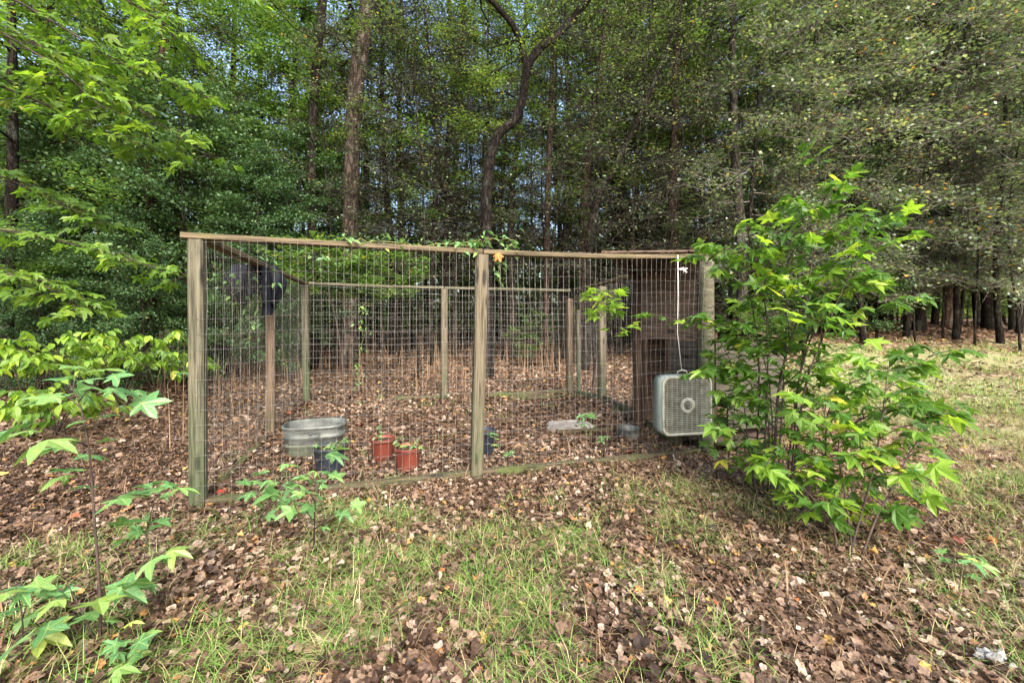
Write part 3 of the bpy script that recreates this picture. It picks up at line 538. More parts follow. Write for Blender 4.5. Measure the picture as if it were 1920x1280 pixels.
# woodland trees further back, nothing tells them apart
spots = []; rf = random.Random(21)
while len(spots) < 66:
    d = 13.2 + 20 * rf.random() ** .8; px = rf.uniform(-120, 2040); x = X(px, d)
    if all((x - a) ** 2 + (d - b_) ** 2 > 1.5 for a, b_, _ in spots): spots.append((x, d, px))
for x, d, px in spots:
    kind = rf.choice(['far'] * 6 + ['slim', 'pine'] + (['vine', 'vine'] if px > 1250 else ['far'])); zone = 'behind the evergreen thicket' if px < 560 else 'behind the wire pen' if px < 1340 else 'beyond the right hand clearing'
    s = rf.uniform(.75, 1.15)
    add_tree('background_tree', 'thin dark tree standing deep in the woods ' + zone, 'tree', x, d, kind, s, group='trees deep in the woods ' + zone, rr=rf)
spots3 = []
while len(spots3) < 60:
    px = rf.uniform(540, 1920); d = rf.uniform(10.5, 19); x = X(px, d)
    if all((x - a) ** 2 + (d - b_) ** 2 > .5 for a, b_ in spots3): spots3.append((x, d)); zone = 'behind the wire pen' if px < 1340 else 'beyond the right hand clearing'; add_tree('pole_tree', 'slim pole of a young tree crowded among the trunks ' + zone, 'tree', x, d, rf.choice(('slim', 'bare')), rf.uniform(.9, 1.3), group='slim poles ' + zone, rr=rf)
spots2 = []
while len(spots2) < 52:
    px = rf.uniform(-100, 2020); d = rf.uniform(14.5, 25) if 560 < px < 1340 else rf.uniform(12, 22); x = X(px, d)
    if all((x - a) ** 2 + (d - b_) ** 2 > 1.5 for a, b_ in spots2): spots2.append((x, d)); zone = 'behind the evergreen thicket' if px < 560 else 'behind the wire pen' if px < 1340 else 'beyond the right hand clearing'; add_tree('undergrowth_tree', 'small leafy undergrowth tree between the trunks deep in the woods ' + zone, 'tree', x, d, 'mid', rf.uniform(.7, 1.25), group='undergrowth deep in the woods ' + zone, rr=rf)
# far woods as one mass
rg = np.random.default_rng(5); mbf = MB()
for k in range(260):
    d = rg.uniform(34, 62); x = rg.uniform(-1.35, 1.35) * d; r = rg.uniform(.07, .18); z = G(x, d)
    mbf.tube([(x, d, z - .3), (x + rg.normal(0, .2), d, z + 5), (x + rg.normal(0, .5), d, z + 16)], [r, r * .8, r * .3], 5)
o = mbf.build('far_woods_trunks', M['bark_dark']); tag(o, kind='stuff')
n = 15000; d = rg.uniform(36, 70, n); x = rg.uniform(-1.4, 1.4, n) * d; cz = rg.uniform(0, 1, n) ** .8 * 17 + 1.4
n2 = 42000; d = np.concatenate([d, rg.uniform(27, 40, n2)]); x = np.concatenate([x, rg.uniform(-1.4, 1.4, n2) * d[n:]]); cz = np.concatenate([cz, .1 + 6.5 * rg.random(n2) ** 1.3]); low = np.arange(n + n2) >= n; n += n2
keep = low | (.5 + .5 * np.sin(x * .35 + np.sin(cz * .7)) * np.sin(cz * .45 + x * .11) + .25 > rg.random(n)); x, d, cz = x[keep], d[keep], cz[keep]; n = len(x)
V, Fc = scatter(QW, QF, np.stack([x, d, cz + gz(x, d)], 1), rotmats(n, None, .8, rg), rg.uniform(.25, .6, n))
o = mesh_obj('far_woods_foliage', arr_mesh('far_woods_foliage', V, Fc, M['leaf_broad'], np.repeat(np.clip(rg.beta(2, 2, n), 0, 1), 4))); tag(o, kind='stuff')
# woods behind the photographer would be open lawn: the ground sheet carries on
# ------------------------------------------------------------------ litter, grass, straw
def vnoise(x, y, sc_, seed):
    r_ = np.random.default_rng(seed); g = r_.random((64, 64)); u, v = x / sc_ % 64, y / sc_ % 64
    i, j = u.astype(int), v.astype(int); fu, fv = sm(u - i), sm(v - j); i1, j1 = (i + 1) % 64, (j + 1) % 64
    return (g[i, j] * (1 - fu) + g[i1, j] * fu) * (1 - fv) + (g[i, j1] * (1 - fu) + g[i1, j1] * fu) * fv
PEN = [(-2.115, 2.88), (1.86, 4.08), (1.2, 7.4), (-3.27, 6.8)]
def in_pen(x, y, m=0.0):
    ins = np.ones(len(x), bool)
    for k in range(4):
        (x0, y0), (x1, y1) = PEN[k], PEN[(k + 1) % 4]; ins &= ((x1 - x0) * (y - y0) - (y1 - y0) * (x - x0)) / math.hypot(x1 - x0, y1 - y0) > -m
    return ins
def field(n, d0, d1, rg, wide=1.32, p=1.0):
    d = d0 + (d1 - d0) * rg.random(n) ** p; return rg.uniform(-wide, wide, n) * (d + .3), d
def grassy(x, y):
    right = sm((x - 1.6 - .15 * y) / 1.6) * sm((x * .9 + 4 - y * .35) / 2 + 1) * (1 - sm((y - 9.5) / 2.5)) * (1 - sm((1.9 - y) / 1.2) * .3)
    front = sm((3.2 + .22 * x - y) / .5) * (.35 + .65 * sm((x + 2.1) / 1.0)) * (1 - .55 * sm((x - .95) / .6))
    near_right = sm((x - .35) / .7) * (1 - sm((y - 2.3) / .8)); g = np.maximum(right * .9 * (1 - .65 * near_right), front * .85 * (1 - .45 * near_right)); g[in_pen(x, y, .15)] = .03
    return g
def lobed_np(lobes, seed, flat=False):
    vs, fs = lobed(lobes, .25 if not flat else .05, .45 if not flat else .1, seed); return np.array(vs) - np.array([[0, .35, 0]]), np.array(fs)
def curled(seed):
    rr = random.Random(seed); c = rr.uniform(.2, .8); vs = []
    for t in (-1, -.4, .3, 1):
        w_ = {-1: .05, -.4: .3, .3: .34, 1: .02}[t]
        for s_ in (-1, 0, 1): vs.append((s_ * w_ * (1 - .2 * c), t * .5, c * (abs(s_) * w_ * .9 + .18 * t * t) + rr.uniform(-.05, .05)))
    fs = []
    for i in range(3):
        for j in range(2): a = i * 3 + j; fs += [(a, a + 1, a + 4), (a, a + 4, a + 3)]
    return np.array(vs), np.array(fs)
rg = np.random.default_rng(77)
def crumple(seed, n=11, amp=.13):
    rr = random.Random(seed); lob = rr.choice((3, 4, 5, 5)); ph = rr.uniform(0, 6); c = rr.uniform(-.3, 1.1); f = rr.uniform(-.2, .8); el = rr.uniform(.55, 1); vs = [(0, 0, 0)]
    for k in range(n):
        a = 2 * math.pi * k / n; r = .5 * (1 - .3 * (.5 + .5 * math.cos(lob * a + ph))) * rr.uniform(.75, 1.1); x, y = r * math.cos(a) * el, r * math.sin(a)
        vs.append((x, y, c * x * x * 1.6 + f * abs(x) * .5 + .3 * f * y * y + rr.uniform(-amp, amp)))
    return np.array(vs), np.array([(0, k + 1, (k + 1) % n + 1) for k in range(n)])
LT = [crumple(k, 12) for k in range(9)] + [lobed_np(STAR, 1), lobed_np(MAPLE, 2), curled(1)]
def litter(name, n, d0, d1, size, templates, p, lab_tint=(2, 2.2), lift=.012):
    x, y = field(n, d0, d1, rg, p=p)
    keep = rg.random(n) < (1 - .8 * grassy(x, y) * sm((x - 1.8) / 1.2) - .1 * grassy(x, y)); x, y = x[keep], y[keep]; n = len(x)
    Vs, Fs, Ts = [], [], []; off = 0; which = rg.integers(0, len(templates), n); which = np.where((which >= 9) & (rg.random(n) < .7), which - 9, which) if len(templates) > 10 else which
    patch = vnoise(x, y, .5, 3)
    for k, (T, Ft) in enumerate(templates):
        s_ = which == k; c = s_.sum(); xx, yy = x[s_], y[s_]
        pos = np.stack([xx, yy, gz(xx, yy) + rg.uniform(.002, lift * 2.2, c) + .035 * grassy(xx, yy) * rg.random(c)], 1)
        V, Fc = scatter(T, Ft, pos, rotmats(c, None, .45, rg), size * (.35 + 1.15 * rg.beta(1.6, 2.2, c))); Vs.append(V); Fs.append(Fc + off); off += len(V)
        t = np.clip(rg.beta(1.2, 1.25, c) * .84 + (patch[s_] - .5) * .25, 0, .87); rare = rg.random(c); t[rare > .955] = rg.uniform(.88, .97, (rare > .955).sum()); t[rare > .993] = rg.uniform(.97, 1, (rare > .993).sum())
        Ts.append(np.repeat(t, len(T)))
    o = mesh_obj(name, arr_mesh(name, np.concatenate(Vs), np.concatenate(Fs), M['litter'], np.concatenate(Ts))); tag(o, kind='stuff'); return o
litter('fallen_leaves', 60000, 1.25, 4.2, .048, LT, .75, lift=.018)
MT = [crumple(40 + k, 6, .07) for k in range(6)]
litter('fallen_leaves', 70000, 4.0, 9, .068, MT, .7)
FT = [(np.array([(0, -.5, 0), (.35, 0, .12), (0, .5, 0), (-.35, 0, .12)]), np.array([(0, 1, 2), (0, 2, 3)]))]
litter('fallen_leaves', 80000, 8.5, 24, .11, FT, .75)
def blades(name, n, d0, d1, h, wd, mat, mask, p=.75, clump=0, lay=0.5, dry=.25, seg=3):
    x, y = field(n, d0, d1, rg, p=p)
    if clump:
        nc = n // clump; cx, cy = field(nc, d0, d1, rg, p=p); mk = mask(cx, cy); ck = rg.random(nc) < mk; cx, cy = cx[ck], cy[ck]; sd_ = rg.uniform(.02, .09, len(cx))
        x = np.repeat(cx, clump) + rg.normal(0, 1, len(cx) * clump) * np.repeat(sd_, clump); y = np.repeat(cy, clump) + rg.normal(0, 1, len(cx) * clump) * np.repeat(sd_, clump)
        ctint = np.repeat(rg.uniform(-.15, .2, len(cx)), clump); chh = np.repeat(rg.uniform(.5, 1.15, len(cx)), clump)
    else:
        k = rg.random(n) < mask(x, y); x, y = x[k], y[k]; ctint = np.zeros(len(x)); chh = np.ones(len(x))
    n = len(x); az = rg.uniform(0, 6.283, n); ln = h * rg.uniform(.4, 1.3, n) * chh; le = np.clip(rg.normal(lay, .3, n), .05, 1.6)
    dx, dy = np.cos(az), np.sin(az); px, py = -dy, dx; base = np.stack([x, y, gz(x, y)], 1); Vs = []
    pos = base.copy(); ang = le * .35
    for s_ in range(seg + 1):
        ww = wd * (1 - .85 * (s_ / seg) ** 1.5) * .5
        Vs.append(pos + np.stack([px * ww, py * ww, 0 * x], 1)); Vs.append(pos - np.stack([px * ww, py * ww, 0 * x], 1))
        st = ln / seg; pos = pos + np.stack([dx * np.sin(ang) * st, dy * np.sin(ang) * st, np.cos(ang) * st], 1); ang = ang + le * .75 * 2 / seg
    V = np.stack(Vs, 1).reshape(-1, 3); V[:, 2] = np.maximum(V[:, 2], gz(V[:, 0], V[:, 1]) + .006); K = 2 * (seg + 1)
    Ft = np.array([(2 * s_, 2 * s_ + 1, 2 * s_ + 3, 2 * s_ + 2) for s_ in range(seg)])
    Fc = (Ft[None] + (np.arange(n) * K)[:, None, None]).reshape(-1, 4)
    t = np.clip(rg.beta(2, 2.6, n) * .75 + ctint, 0, .75); dr = rg.random(n) < dry; t[dr] = rg.uniform(.78, 1, dr.sum())
    o = mesh_obj(name, arr_mesh(name, V, Fc, M[mat], np.repeat(t, K))); tag(o, kind='stuff'); return o
patchy = lambda th, sc_, seed: (lambda x, y: grassy(x, y) * sm((vnoise(x, y, sc_, seed) - th) / .25) * sm((vnoise(x, y, sc_ * .4, seed + 1) - .25) / .3))
blades('grass', 125000, 1.25, 3.4, .18, .0034, 'grass', patchy(.27, .34, 9), clump=16, lay=1.5, dry=.36)
blades('grass', 95000, 3.0, 7, .09, .005, 'grass', patchy(.12, .5, 19), clump=12, lay=.7, seg=2, dry=.4)
blades('grass', 110000, 5.5, 14, .09, .011, 'grass', patchy(.05, .9, 29), clump=10, lay=.7, seg=2, dry=.4)
strawmask = lambda x, y: np.clip(.25 + sm((x - .4) / 1.2), 0, 1) * (1 - in_pen(x, y) * .8)
blades('twigs', 1500, 1.25, 6, .2, .007, 'straw', lambda x, y: np.ones(len(x)), lay=1.6, dry=0)
blades('pine_straw', 48000, 1.25, 6, .14, .0022, 'straw', strawmask, lay=1.5, dry=.5, seg=3)
blades('dead_weeds', 5200, 6.9, 13.5, .75, .012, 'straw', lambda x, y: (x < 1.2) * (x > -6.5) * (vnoise(x, y, .8, 5) > .5) * .6 * (~in_pen(x, y, .1)), lay=.22, dry=.1)
blades('dead_weeds', 500, 3.6, 6.8, .95, .006, 'straw', lambda x, y: (x < -2.3 - .3 * (y - 3)) * (x > -3.1 - .3 * (y - 3)) * 1.0, lay=.2, dry=.1)
# ------------------------------------------------------------------ the wire pen
pen = thing('dog_pen', 'large wire dog pen with weathered wooden posts and rails', 'dog pen')
def beam(name, a, b_, wd, th, mat, parent, roll=0, bev=.006, lab=None, warp=0):
    """square timber from a to b, local X along its length"""
    a, b_ = Vector(a), Vector(b_); d = b_ - a; L_ = d.length; xa = d.normalized()
    za = Vector((0, 0, 1)) if abs(xa.z) < .9 else Vector((-.28, .96, 0))
    ya = za.cross(xa).normalized(); za = xa.cross(ya)
    Mx = Matrix((xa, ya, za)).transposed().to_4x4() @ Matrix.Rotation(roll, 4, 'X'); Mx.translation = a
    mb = MB(); n = 9; rr = random.Random(int(a.x * 991 + b_.z * 77)); hy, hz = wd / 2, th / 2
    ring = [(hy - bev, -hz), (hy, -hz + bev), (hy, hz - bev), (hy - bev, hz), (-hy + bev, hz), (-hy, hz - bev), (-hy, -hz + bev), (-hy + bev, -hz)]
    vs = []
    for i in range(n):
        t = i / (n - 1); w0 = warp * math.sin(t * math.pi) ; e = rr.uniform(-.0012, .0012)
        vs += [(t * L_, y + e, z + w0 + e) for y, z in ring]
    fs = [(i * 8 + k, (i + 1) * 8 + k, (i + 1) * 8 + (k + 1) % 8, i * 8 + (k + 1) % 8) for i in range(n - 1) for k in range(8)] + [tuple(range(8)), tuple((n - 1) * 8 + k for k in range(7, -1, -1))]
    mb.add(vs, fs); o = mb.build(name, mat, parent); o.matrix_basis = Mx
    if lab: o['label'] = lab
    return o
p1, p2, p3 = (-2.115, 2.88), (-.29, 3.42), (1.86, 4.08); l2, bl, bm_, br_, r2, rs = (-2.67, 4.72), (-3.27, 6.8), (-1.08, 6.8), (1.0, 7.4), (1.41, 6.71), (1.49, 5.06)
FA = math.atan2(p3[1] - p1[1], p3[0] - p1[0])
def post(p, top, wd, mat, lean=(0, 0), lab=None, bev=.012, name='post', roll=0):
    z0 = G(*p) - .12; return beam(name, (p[0], p[1], z0), (p[0] + lean[0], p[1] + lean[1], top), wd, wd, mat, pen, roll, bev, lab)
post(p1, 1.80, .089, M['wood_green'], (-.01, 0)); post(p2, 1.784, .095, M['wood_post'], (.05, 0))
# round corner post
mb = MB(); z0 = G(*p3) - .1; mb.tube([(0, 0, z + (z0 if k == 0 else 0)) for k, z in enumerate(np.linspace(0, 1.86, 10))], .068, 18, noise=.015); o = mb.build('post', M['wood_green'], pen, (p3[0], p3[1], 0)); o['label'] = 'round corner post'
post(l2, 1.80, .085, M['wood_fresh'], lab='reddish side post'); post(bl, 1.84, .10, M['wood_green'], (-.03, 0), 'crooked rear corner post'); post(bm_, 1.77, .10, M['wood_post']); post(br_, 1.65, .10, M['wood_fresh'], lab='short rear corner post')
post((1.13, 7.2), 1.45, .06, M['wood_green'], (-.02, 0)); post((1.3, 7.1), 1.25, .05, M['ply_dark'], (.22, .0), 'leaning dark stake', name='brace'); post(r2, 1.8, .11, M['wood_post'])
rz_ = 1.815
def rail(a, b_, za, zb, mat=M['wood_rail'], ext=(0, 0), wd=.089, th=.038, lab=None, warp=0, name='top_rail'):
    a, b_ = Vector((*a, za)), Vector((*b_, zb)); d = (b_ - a).normalized(); return beam(name, a - d * ext[0], b_ + d * ext[1], wd, th, mat, pen, 0, .004, lab, warp)
rail(p1, (p2[0] + .05, p2[1] + .0), 1.822, 1.806, ext=(.09, -.005)); rail((p2[0] + .05, p2[1]), p3, 1.806, 1.876, ext=(-.005, .06), warp=-.02)
rail((p1[0] - .01, p1[1] + .06), l2, 1.815, 1.83, ext=(0, -.004), th=.045); rail(l2, (bl[0] - .03, bl[1]), 1.83, 1.86, ext=(0, .04))
rail((bl[0] + .05, bl[1]), bm_, 1.865, 1.79, M['wood_green'], ext=(0, -.003), warp=-.01); rail(bm_, (br_[0], br_[1]), 1.79, 1.79, M['wood_green'], ext=(0, 0)); rail((br_[0] + .1, br_[1] - .1), (rs[0] - .05, rs[1] + .05), 1.80, 1.80, ext=(0, 0)); rail((br_[0] + .12, br_[1] - .16), (r2[0] + .12, r2[1] - .4), 1.62, 1.66, M['ply_dark'], wd=.04, th=.14, name='cross_board')
def sill(a, b_, z, h=.08, mat=M['wood_sill'], e=(0, 0)): return rail(a, b_, G(*a) + z, G(*b_) + z, mat, ext=e, wd=.06, th=h, name='ground_board')
sill(p1, p2, .022, e=(-.05, -.05)); sill(p2, p3, .022, e=(-.05, -.08)); sill(bl, bm_, .03, .07, e=(-1.4, -.06)); sill(bm_, br_, .04, .07, e=(-.7, -.06))
sill((1.1, 7.2), r2, .04, .1, M['wood_green'], (0, -.06)); sill((r2[0] + .02, r2[1] - .1), (1.72, 4.35), .05, .1, e=(0, 0)); sill((-2.25, 3.3), (-2.6, 4.5), .0, .07)
def wires(a, b_, top0, top1, z0=.06, rr=random.Random(4), outward=.05, rad=.00125, hs=.1016, vsp=.0508):
    a, b_ = Vector((*a, 0)), Vector((*b_, 0)); d = b_ - a; Ln = d.length; u = d.normalized(); nrm = Vector((u.y, -u.x, 0)) * outward; mb = MB()
    zz = z0; k = 0; wav = lambda s_, z: .012 * math.sin(s_ * 2.1 + z * 3) + .006 * math.sin(s_ * 5 + z * 7)
    ph = rr.uniform(0, 6)
    while zz < max(top0, top1) - .02:
        pts = []; n = int(Ln / .16) + 2
        for i in range(n):
            t = i / (n - 1); s_ = t * Ln; g = G(*(a.lerp(b_, t))[:2]); z = g + zz * ((top0 + (top1 - top0) * t) / top0) + .006 * math.sin(s_ * 3 + ph + k * .3) - .012 * math.sin(math.pi * (s_ % 2) / 2)
            q = a + u * s_ + nrm + nrm.normalized() * wav(s_, zz); pts.append((q.x, q.y, z))
        mb.tube(pts, rad * 1.1, 3, cap=False, smooth=False); zz += hs; k += 1
    s_ = .01
    while s_ < Ln:
        pts = []
        for i in range(9):
            t = s_ / Ln; g = G(*(a.lerp(b_, t))[:2]); z = g + z0 + (top0 + (top1 - top0) * t - z0 - g) * i / 8; q = a + u * (s_ + .003 * math.sin(i * 1.3 + s_ * 9)) + nrm + nrm.normalized() * wav(s_, z); pts.append((q.x, q.y, z))
        mb.tube(pts, rad * .72, 3, cap=False, smooth=False); s_ += vsp * rr.uniform(.97, 1.03)
    return mb.build('wire_mesh', M['wire'], pen, kind='stuff')
wires(p1, p3, 1.80, 1.87, rad=.00105); wires((bl[0], bl[1]), p1, 1.83, 1.80, rad=.00085, outward=.05); wires(br_, bl, 1.78, 1.83, rad=.0009, outward=.05); wires((1.56, 5.2), br_, 1.78, 1.78, rad=.00105, outward=.03)
# mesh clipped round the left corner post
# ------------------------------------------------------------------ dog shelter at the right end
sh = thing('dog_shelter', 'dark plywood dog shelter with sloping roof built on the right end of the pen', 'shelter')
beam('stud', (rs[0], rs[1], G(*rs) - .05), (rs[0], rs[1], 1.80), .09, .09, M['stud_red'], sh)
wa, wb = Vector((1.53, 5.0, 0)), Vector((1.80, 4.16, 0))
def panel(name, a, b_, z0, z1, th, mat, parent=sh, lab=None):
    a, b_ = Vector(a), Vector(b_); d = b_ - a; L_ = d.length; o = MB(); o.box((L_ / 2, 0, (z1 - z0) / 2), (L_, th, z1 - z0)); ob = o.build(name, mat, parent, (a.x, a.y, z0), (0, 0, math.atan2(d.y, d.x)))
    if lab: ob['label'] = lab
    return ob
for k in range(5):
    z = 1.06 + k * .15; panel('wall_board', wa, wb, z, z + .146, .018 + .003 * (k % 2), M['wall_brown'])
wm = wa.lerp(wb, .52); panel('wall_panel', wm, wb, .2, 1.055, .016, M['ply_grey'], lab='lower plywood panel beside the doorway')
beam('door_stud', (wa.x + .02, wa.y - .03, .12), (wa.x + .02, wa.y - .03, 1.05), .04, .06, M['stud_red'], sh); beam('door_stud', (wm.x, wm.y, .12), (wm.x, wm.y, 1.05), .03, .05, M['stud_red'], sh)
# outer box: planked front, side, rear and sloping lid
fa, fb = Vector((1.97, 4.14, 0)), Vector((2.78, 4.40, 0)); back = Vector((-.2, .95, 0))
gb = [(-.12, .19), (.195, .3), (.5, .27), (.775, .27)]
for z0, h in gb: panel('plank', fa + Vector((.0 if z0 > .4 else .12, .0, 0)), fb, z0, z0 + h, .022, M['ply_grey'])
for z0, h in gb: panel('plank', fb + Vector((.03, .02, 0)), fb + back, z0, z0 + h, .022, M['ply_dark'])
panel('back_panel', Vector((1.56, 5.10, 0)), fb + back, -.05, 1.2, .018, M['ply_dark']); panel('floor_panel', fa + back * .5 + Vector((-.1, -.4, 0)), fb + back * .5, .1, .12, .8, M['ply_dark'])
beam('corner_stud', (fa.x + .02, fa.y + .06, -.1), (fa.x + .02, fa.y + .06, 1.2), .05, .05, M['stud_red'], sh)
def slab(name, cs, th, mat, parent, lab=None):
    cs = [Vector(c) for c in cs]; n_ = (cs[1] - cs[0]).cross(cs[3] - cs[0]).normalized(); mb = MB(); vs = [c for c in cs] + [c - n_ * th for c in cs]
    mb.add(vs, [(0, 1, 2, 3), (7, 6, 5, 4), (0, 4, 5, 1), (1, 5, 6, 2), (2, 6, 7, 3), (3, 7, 4, 0)]); o = mb.build(name, mat, parent)
    if lab: o['label'] = lab
    return o
slab('lid', [(1.86, 4.06, 1.235), (2.86, 4.34, 1.08), (2.66, 5.4, 1.10), (1.66, 5.2, 1.26)], .016, M['ply_dark'], sh, 'dark sloping lid')
slab('roof', [(.78, 3.72, 1.865), (2.0, 4.08, 1.94), (2.0, 5.2, 1.85), (1.42, 5.16, 1.83)], .016, M['ply_dark'], sh, 'thin dark roof sheet')
for k in range(2): beam('rafter', (1.0 + k * .45, 3.84 + k * .14, 1.835 + .02 * k), (1.46 + k * .25, 5.08, 1.79), .04, .07, M['stud_red'], sh)
# loose sticks lying on the roof edge
for k, (a, b_, lab) in enumerate([((1040, 476, 3.66), (1290, 474, 3.95), 'long thin stick lying along the top rail beside the roof'), ((1262, 474, 3.95), (1338, 464, 4.05), 'short stick jutting up over the pen corner post')]):
    t = thing('stick', lab, 'stick', P(*a)); mb = MB(); q0 = P(*a); pts = [q0.lerp(P(*b_), i / 6) - q0 + Vector((0, .01 * math.sin(i * 2), .008 * math.sin(i * 1.9))) for i in range(7)]; mb.tube(pts, [.009, .009, .008, .007, .006, .005, .003], 6, noise=.1); mb.build('stem', M['bark_red'], t)
    mb = MB(); mb.tube([pts[3], pts[3] + Vector((.05, -.02, .04)), pts[3] + Vector((.11, -.02, .05))], [.005, .004, .002], 5); mb.build('side_twig', M['bark_red'], t)
# ------------------------------------------------------------------ box fan
fc = P(1279, 757, 3.86); fan = thing('box_fan', 'old grey box fan hanging outside the wire by a white rope', 'fan', fc, math.atan2(.2, .98))
def rrect(hw, hh, r, n=6):
    out = []
    for cx, cz, a0 in ((hw - r, hh - r, 0), (-hw + r, hh - r, 90), (-hw + r, -hh + r, 180), (hw - r, -hh + r, 270)):
        for k in range(n + 1): a = R(a0 + 90 * k / n); out.append((cx + r * math.cos(a), cz + r * math.sin(a)))
    return out
def ringsweep(mb, loops, close=True):
    n = len(loops[0]); vs = [v for l in loops for v in l]; m_ = len(loops)
    rngm = range(m_) if close else range(m_ - 1)
    mb.add(vs, [(i * n + k, i * n + (k + 1) % n, ((i + 1) % m_) * n + (k + 1) % n, ((i + 1) % m_) * n + k) for i in rngm for k in range(n)], True)
hw, hh = .245, .265; D = .07
lo = [[(x, y, z) for x, z in rrect(hw * s_, hh * s_, .075 * s_)] for s_, y in ((1, -D), (1.0, D), (.975, D), (.975, -D))]
mb = MB(); ringsweep(mb, lo); mb.build('casing', M['fan_grey'], fan)
mb = MB(); lo = [[(x, y, z) for x, z in rrect(hw * s_, hh * s_, .075 * s_)] for s_, y in ((1.0, -D - .003), (.99, -D - .014), (.93, -D - .016), (.905, -D - .006), (.93, -D - .003))]; ringsweep(mb, lo); mb.build('front_rim', M['fan_white'], fan)
mb = MB(); 
for k in range(31):
    z = -hh * .9 + 2 * hh * .9 * k / 30; lim = hw * .93 - (max(0, abs(z) - (hh * .93 - .07)) ** 2) * 8; mb.box((0, -D - .008, z), (2 * lim, .006, .0045))
mb.build('grille_bar', M['fan_white'], fan, kind='stuff')
mb = MB()
for k in range(9):
    x = -hw * .8 + 2 * hw * .8 * k / 8; lim = hh * .93 - (max(0, abs(x) - (hw * .93 - .07)) ** 2) * 8; mb.box((x, -D - .0045, 0), (.003, .004, 2 * lim))
mb.build('grille_rib', M['fan_white'], fan, kind='stuff')
def disc(mb, r0, r1, y, th=.004, n=32, c=(0, 0)):
    loops = [[(c[0] + r * math.cos(2 * math.pi * k / n), yy, c[1] + r * math.sin(2 * math.pi * k / n)) for k in range(n)] for r, yy in ((r0, y), (r1, y), (r1, y - th), (r0, y - th))]; ringsweep(mb, loops)
mb = MB(); disc(mb, .036, .072, -D - .013); bd = mb.build('badge', M['fan_white'], fan)
mb = MB(); disc(mb, .0, .036, -D - .0135, .003); mb.build('badge_center', M['fan_dark'], fan)
mb = MB(); disc(mb, .024, .028, -D - .018, .003)
for a in (20, 140, 260):                                         # swirl emblem
    pts = [(.004 * math.cos(R(a)) + .02 * t * math.cos(R(a + 110 * t)), -D - .019, .004 * math.sin(R(a)) + .02 * t * math.sin(R(a + 110 * t))) for t in (0, .3, .6, 1)]; mb.tube(pts, [.004, .004, .003, .0015], 5)
mb.build('emblem', M['fan_white'], fan)
for k in range(5):
    a = 2 * math.pi * k / 5; vs = []
    for i in range(5):
        t = i / 4; r = .04 + .165 * t; w_ = .16 + .5 * t * (1 - .25 * t); a0, a1 = a - w_ * .8, a + w_ * .8
        vs += [(r * math.cos(a0), .02, r * math.sin(a0)), (r * math.cos(a1), -.03, r * math.sin(a1))]
    mb = MB(); mb.add(vs, [(2 * i, 2 * i + 1, 2 * i + 3, 2 * i + 2) for i in range(4)], True); mb.build('blade', M['fan_blade'], fan)
mb = MB(); disc(mb, 0, .045, .05, .09); mb.build('motor', M['fan_dark'], fan)
mb = MB()
for k in range(14): mb.box((0, D + .002, -hh * .9 + 2 * hh * .9 * k / 19), (2 * hw * .93, .003, .003))
mb.build('rear_grille', M['fan_dark'], fan, kind='stuff')
mb = MB(); mb.tube([(-.05, 0, hh + .002), (-.045, 0, hh + .03), (0, 0, hh + .042), (.045, 0, hh + .03), (.05, 0, hh + .002)], .007, 6); mb.build('handle', M['fan_white'], fan)
rp_ = thing('rope', 'white rope tied from the top rail down to the box fan', 'rope', P(1271, 482, 3.83))
top = P(1271, 478, 3.83); mb = MB(); bot = Vector((fc.x - .005, fc.y, fc.z + hh + .04)); mb.tube([top - top, Vector((.002, .0, -.35)), Vector((-.003, 0, -.7)), bot - top], .003, 6); mb.build('strand', M['rope'], rp_).location = top - Vector(rp_.location)
mb = MB(); rr = random.Random(2)
for k in range(5): mb.tube([Vector((0, -.006, -.13)), Vector((rr.uniform(.0, .05), -.015, -.13 + rr.uniform(-.02, .02))), Vector((rr.uniform(.04, .1), -.01, -.14 + rr.uniform(-.03, .02)))], .003, 5)
mb.build('knot', M['rope'], rp_).location = top - Vector(rp_.location)
t = thing('power_cord', 'thin pale cord trailing from the bottom of the box fan to the ground', 'cord', P(1262, 851, 3.84)); q0 = P(1262, 851, 3.84); g_ = P(1302, 886, 3.55); g_.z = G(g_.x, g_.y) + .012
mb = MB(); mb.tube(spline([Vector((0, 0, 0)), P(1268, 868, 3.78) - q0, P(1282, 880, 3.65) - q0, g_ - q0], 10), .003, 6); mb.build('cable', M['rope'], t)
# ------------------------------------------------------------------ tub, pots, bowl
def ground_at(px, py, it=8):
    d = 1000 / (py - HOR)
    for _ in range(it): d = (CAMZ - G(X(px, d), d)) * F / (py - HOR)
    return Vector((X(px, d), d, G(X(px, d), d)))
c = ground_at(574, 862); tub = thing('metal_tub', 'oval galvanised metal stock tub with a side handle, left inside the pen', 'tub', (c.x + .01, c.y + .17, c.z), R(16)); tub.scale = (.98, 1.1, .93)
prof = [(.88, 0), (.9, .02), (.93, .12), (.955, .125), (.96, .14), (.94, .148), (.965, .2), (.99, .205), (.995, .222), (.975, .23), (1.0, .295), (1.02, .3), (1.03, .31), (1.02, .32), (.985, .318)]
mb = MB(); mb.lathe(prof[:6], 56, .275, .175, 3.2); mb.build('lower_wall', M['zinc_low'], tub)
mb = MB(); mb.lathe(prof[5:], 56, .275, .175, 3.2); mb.lathe([(.985, .318), (.94, .15), (.87, .03)], 56, .275, .175, 3.2); mb.build('upper_wall', M['zinc'], tub)
mb = MB(); mb.lathe([(.90, .19), (.5, .2), (.01, .195)], 40, .275, .175, 3.2); mb.build('dirt_fill', M['soil'], tub)
mb = MB(); mb.tube([Vector((.02 + .045 * math.cos(a), -.19 - .008 * math.sin(a * .5), .255 + .022 * math.sin(a))) for a in np.linspace(0, 2 * math.pi, 15)], .004, 6, cap=False); mb.build('side_handle', M['zinc'], tub)
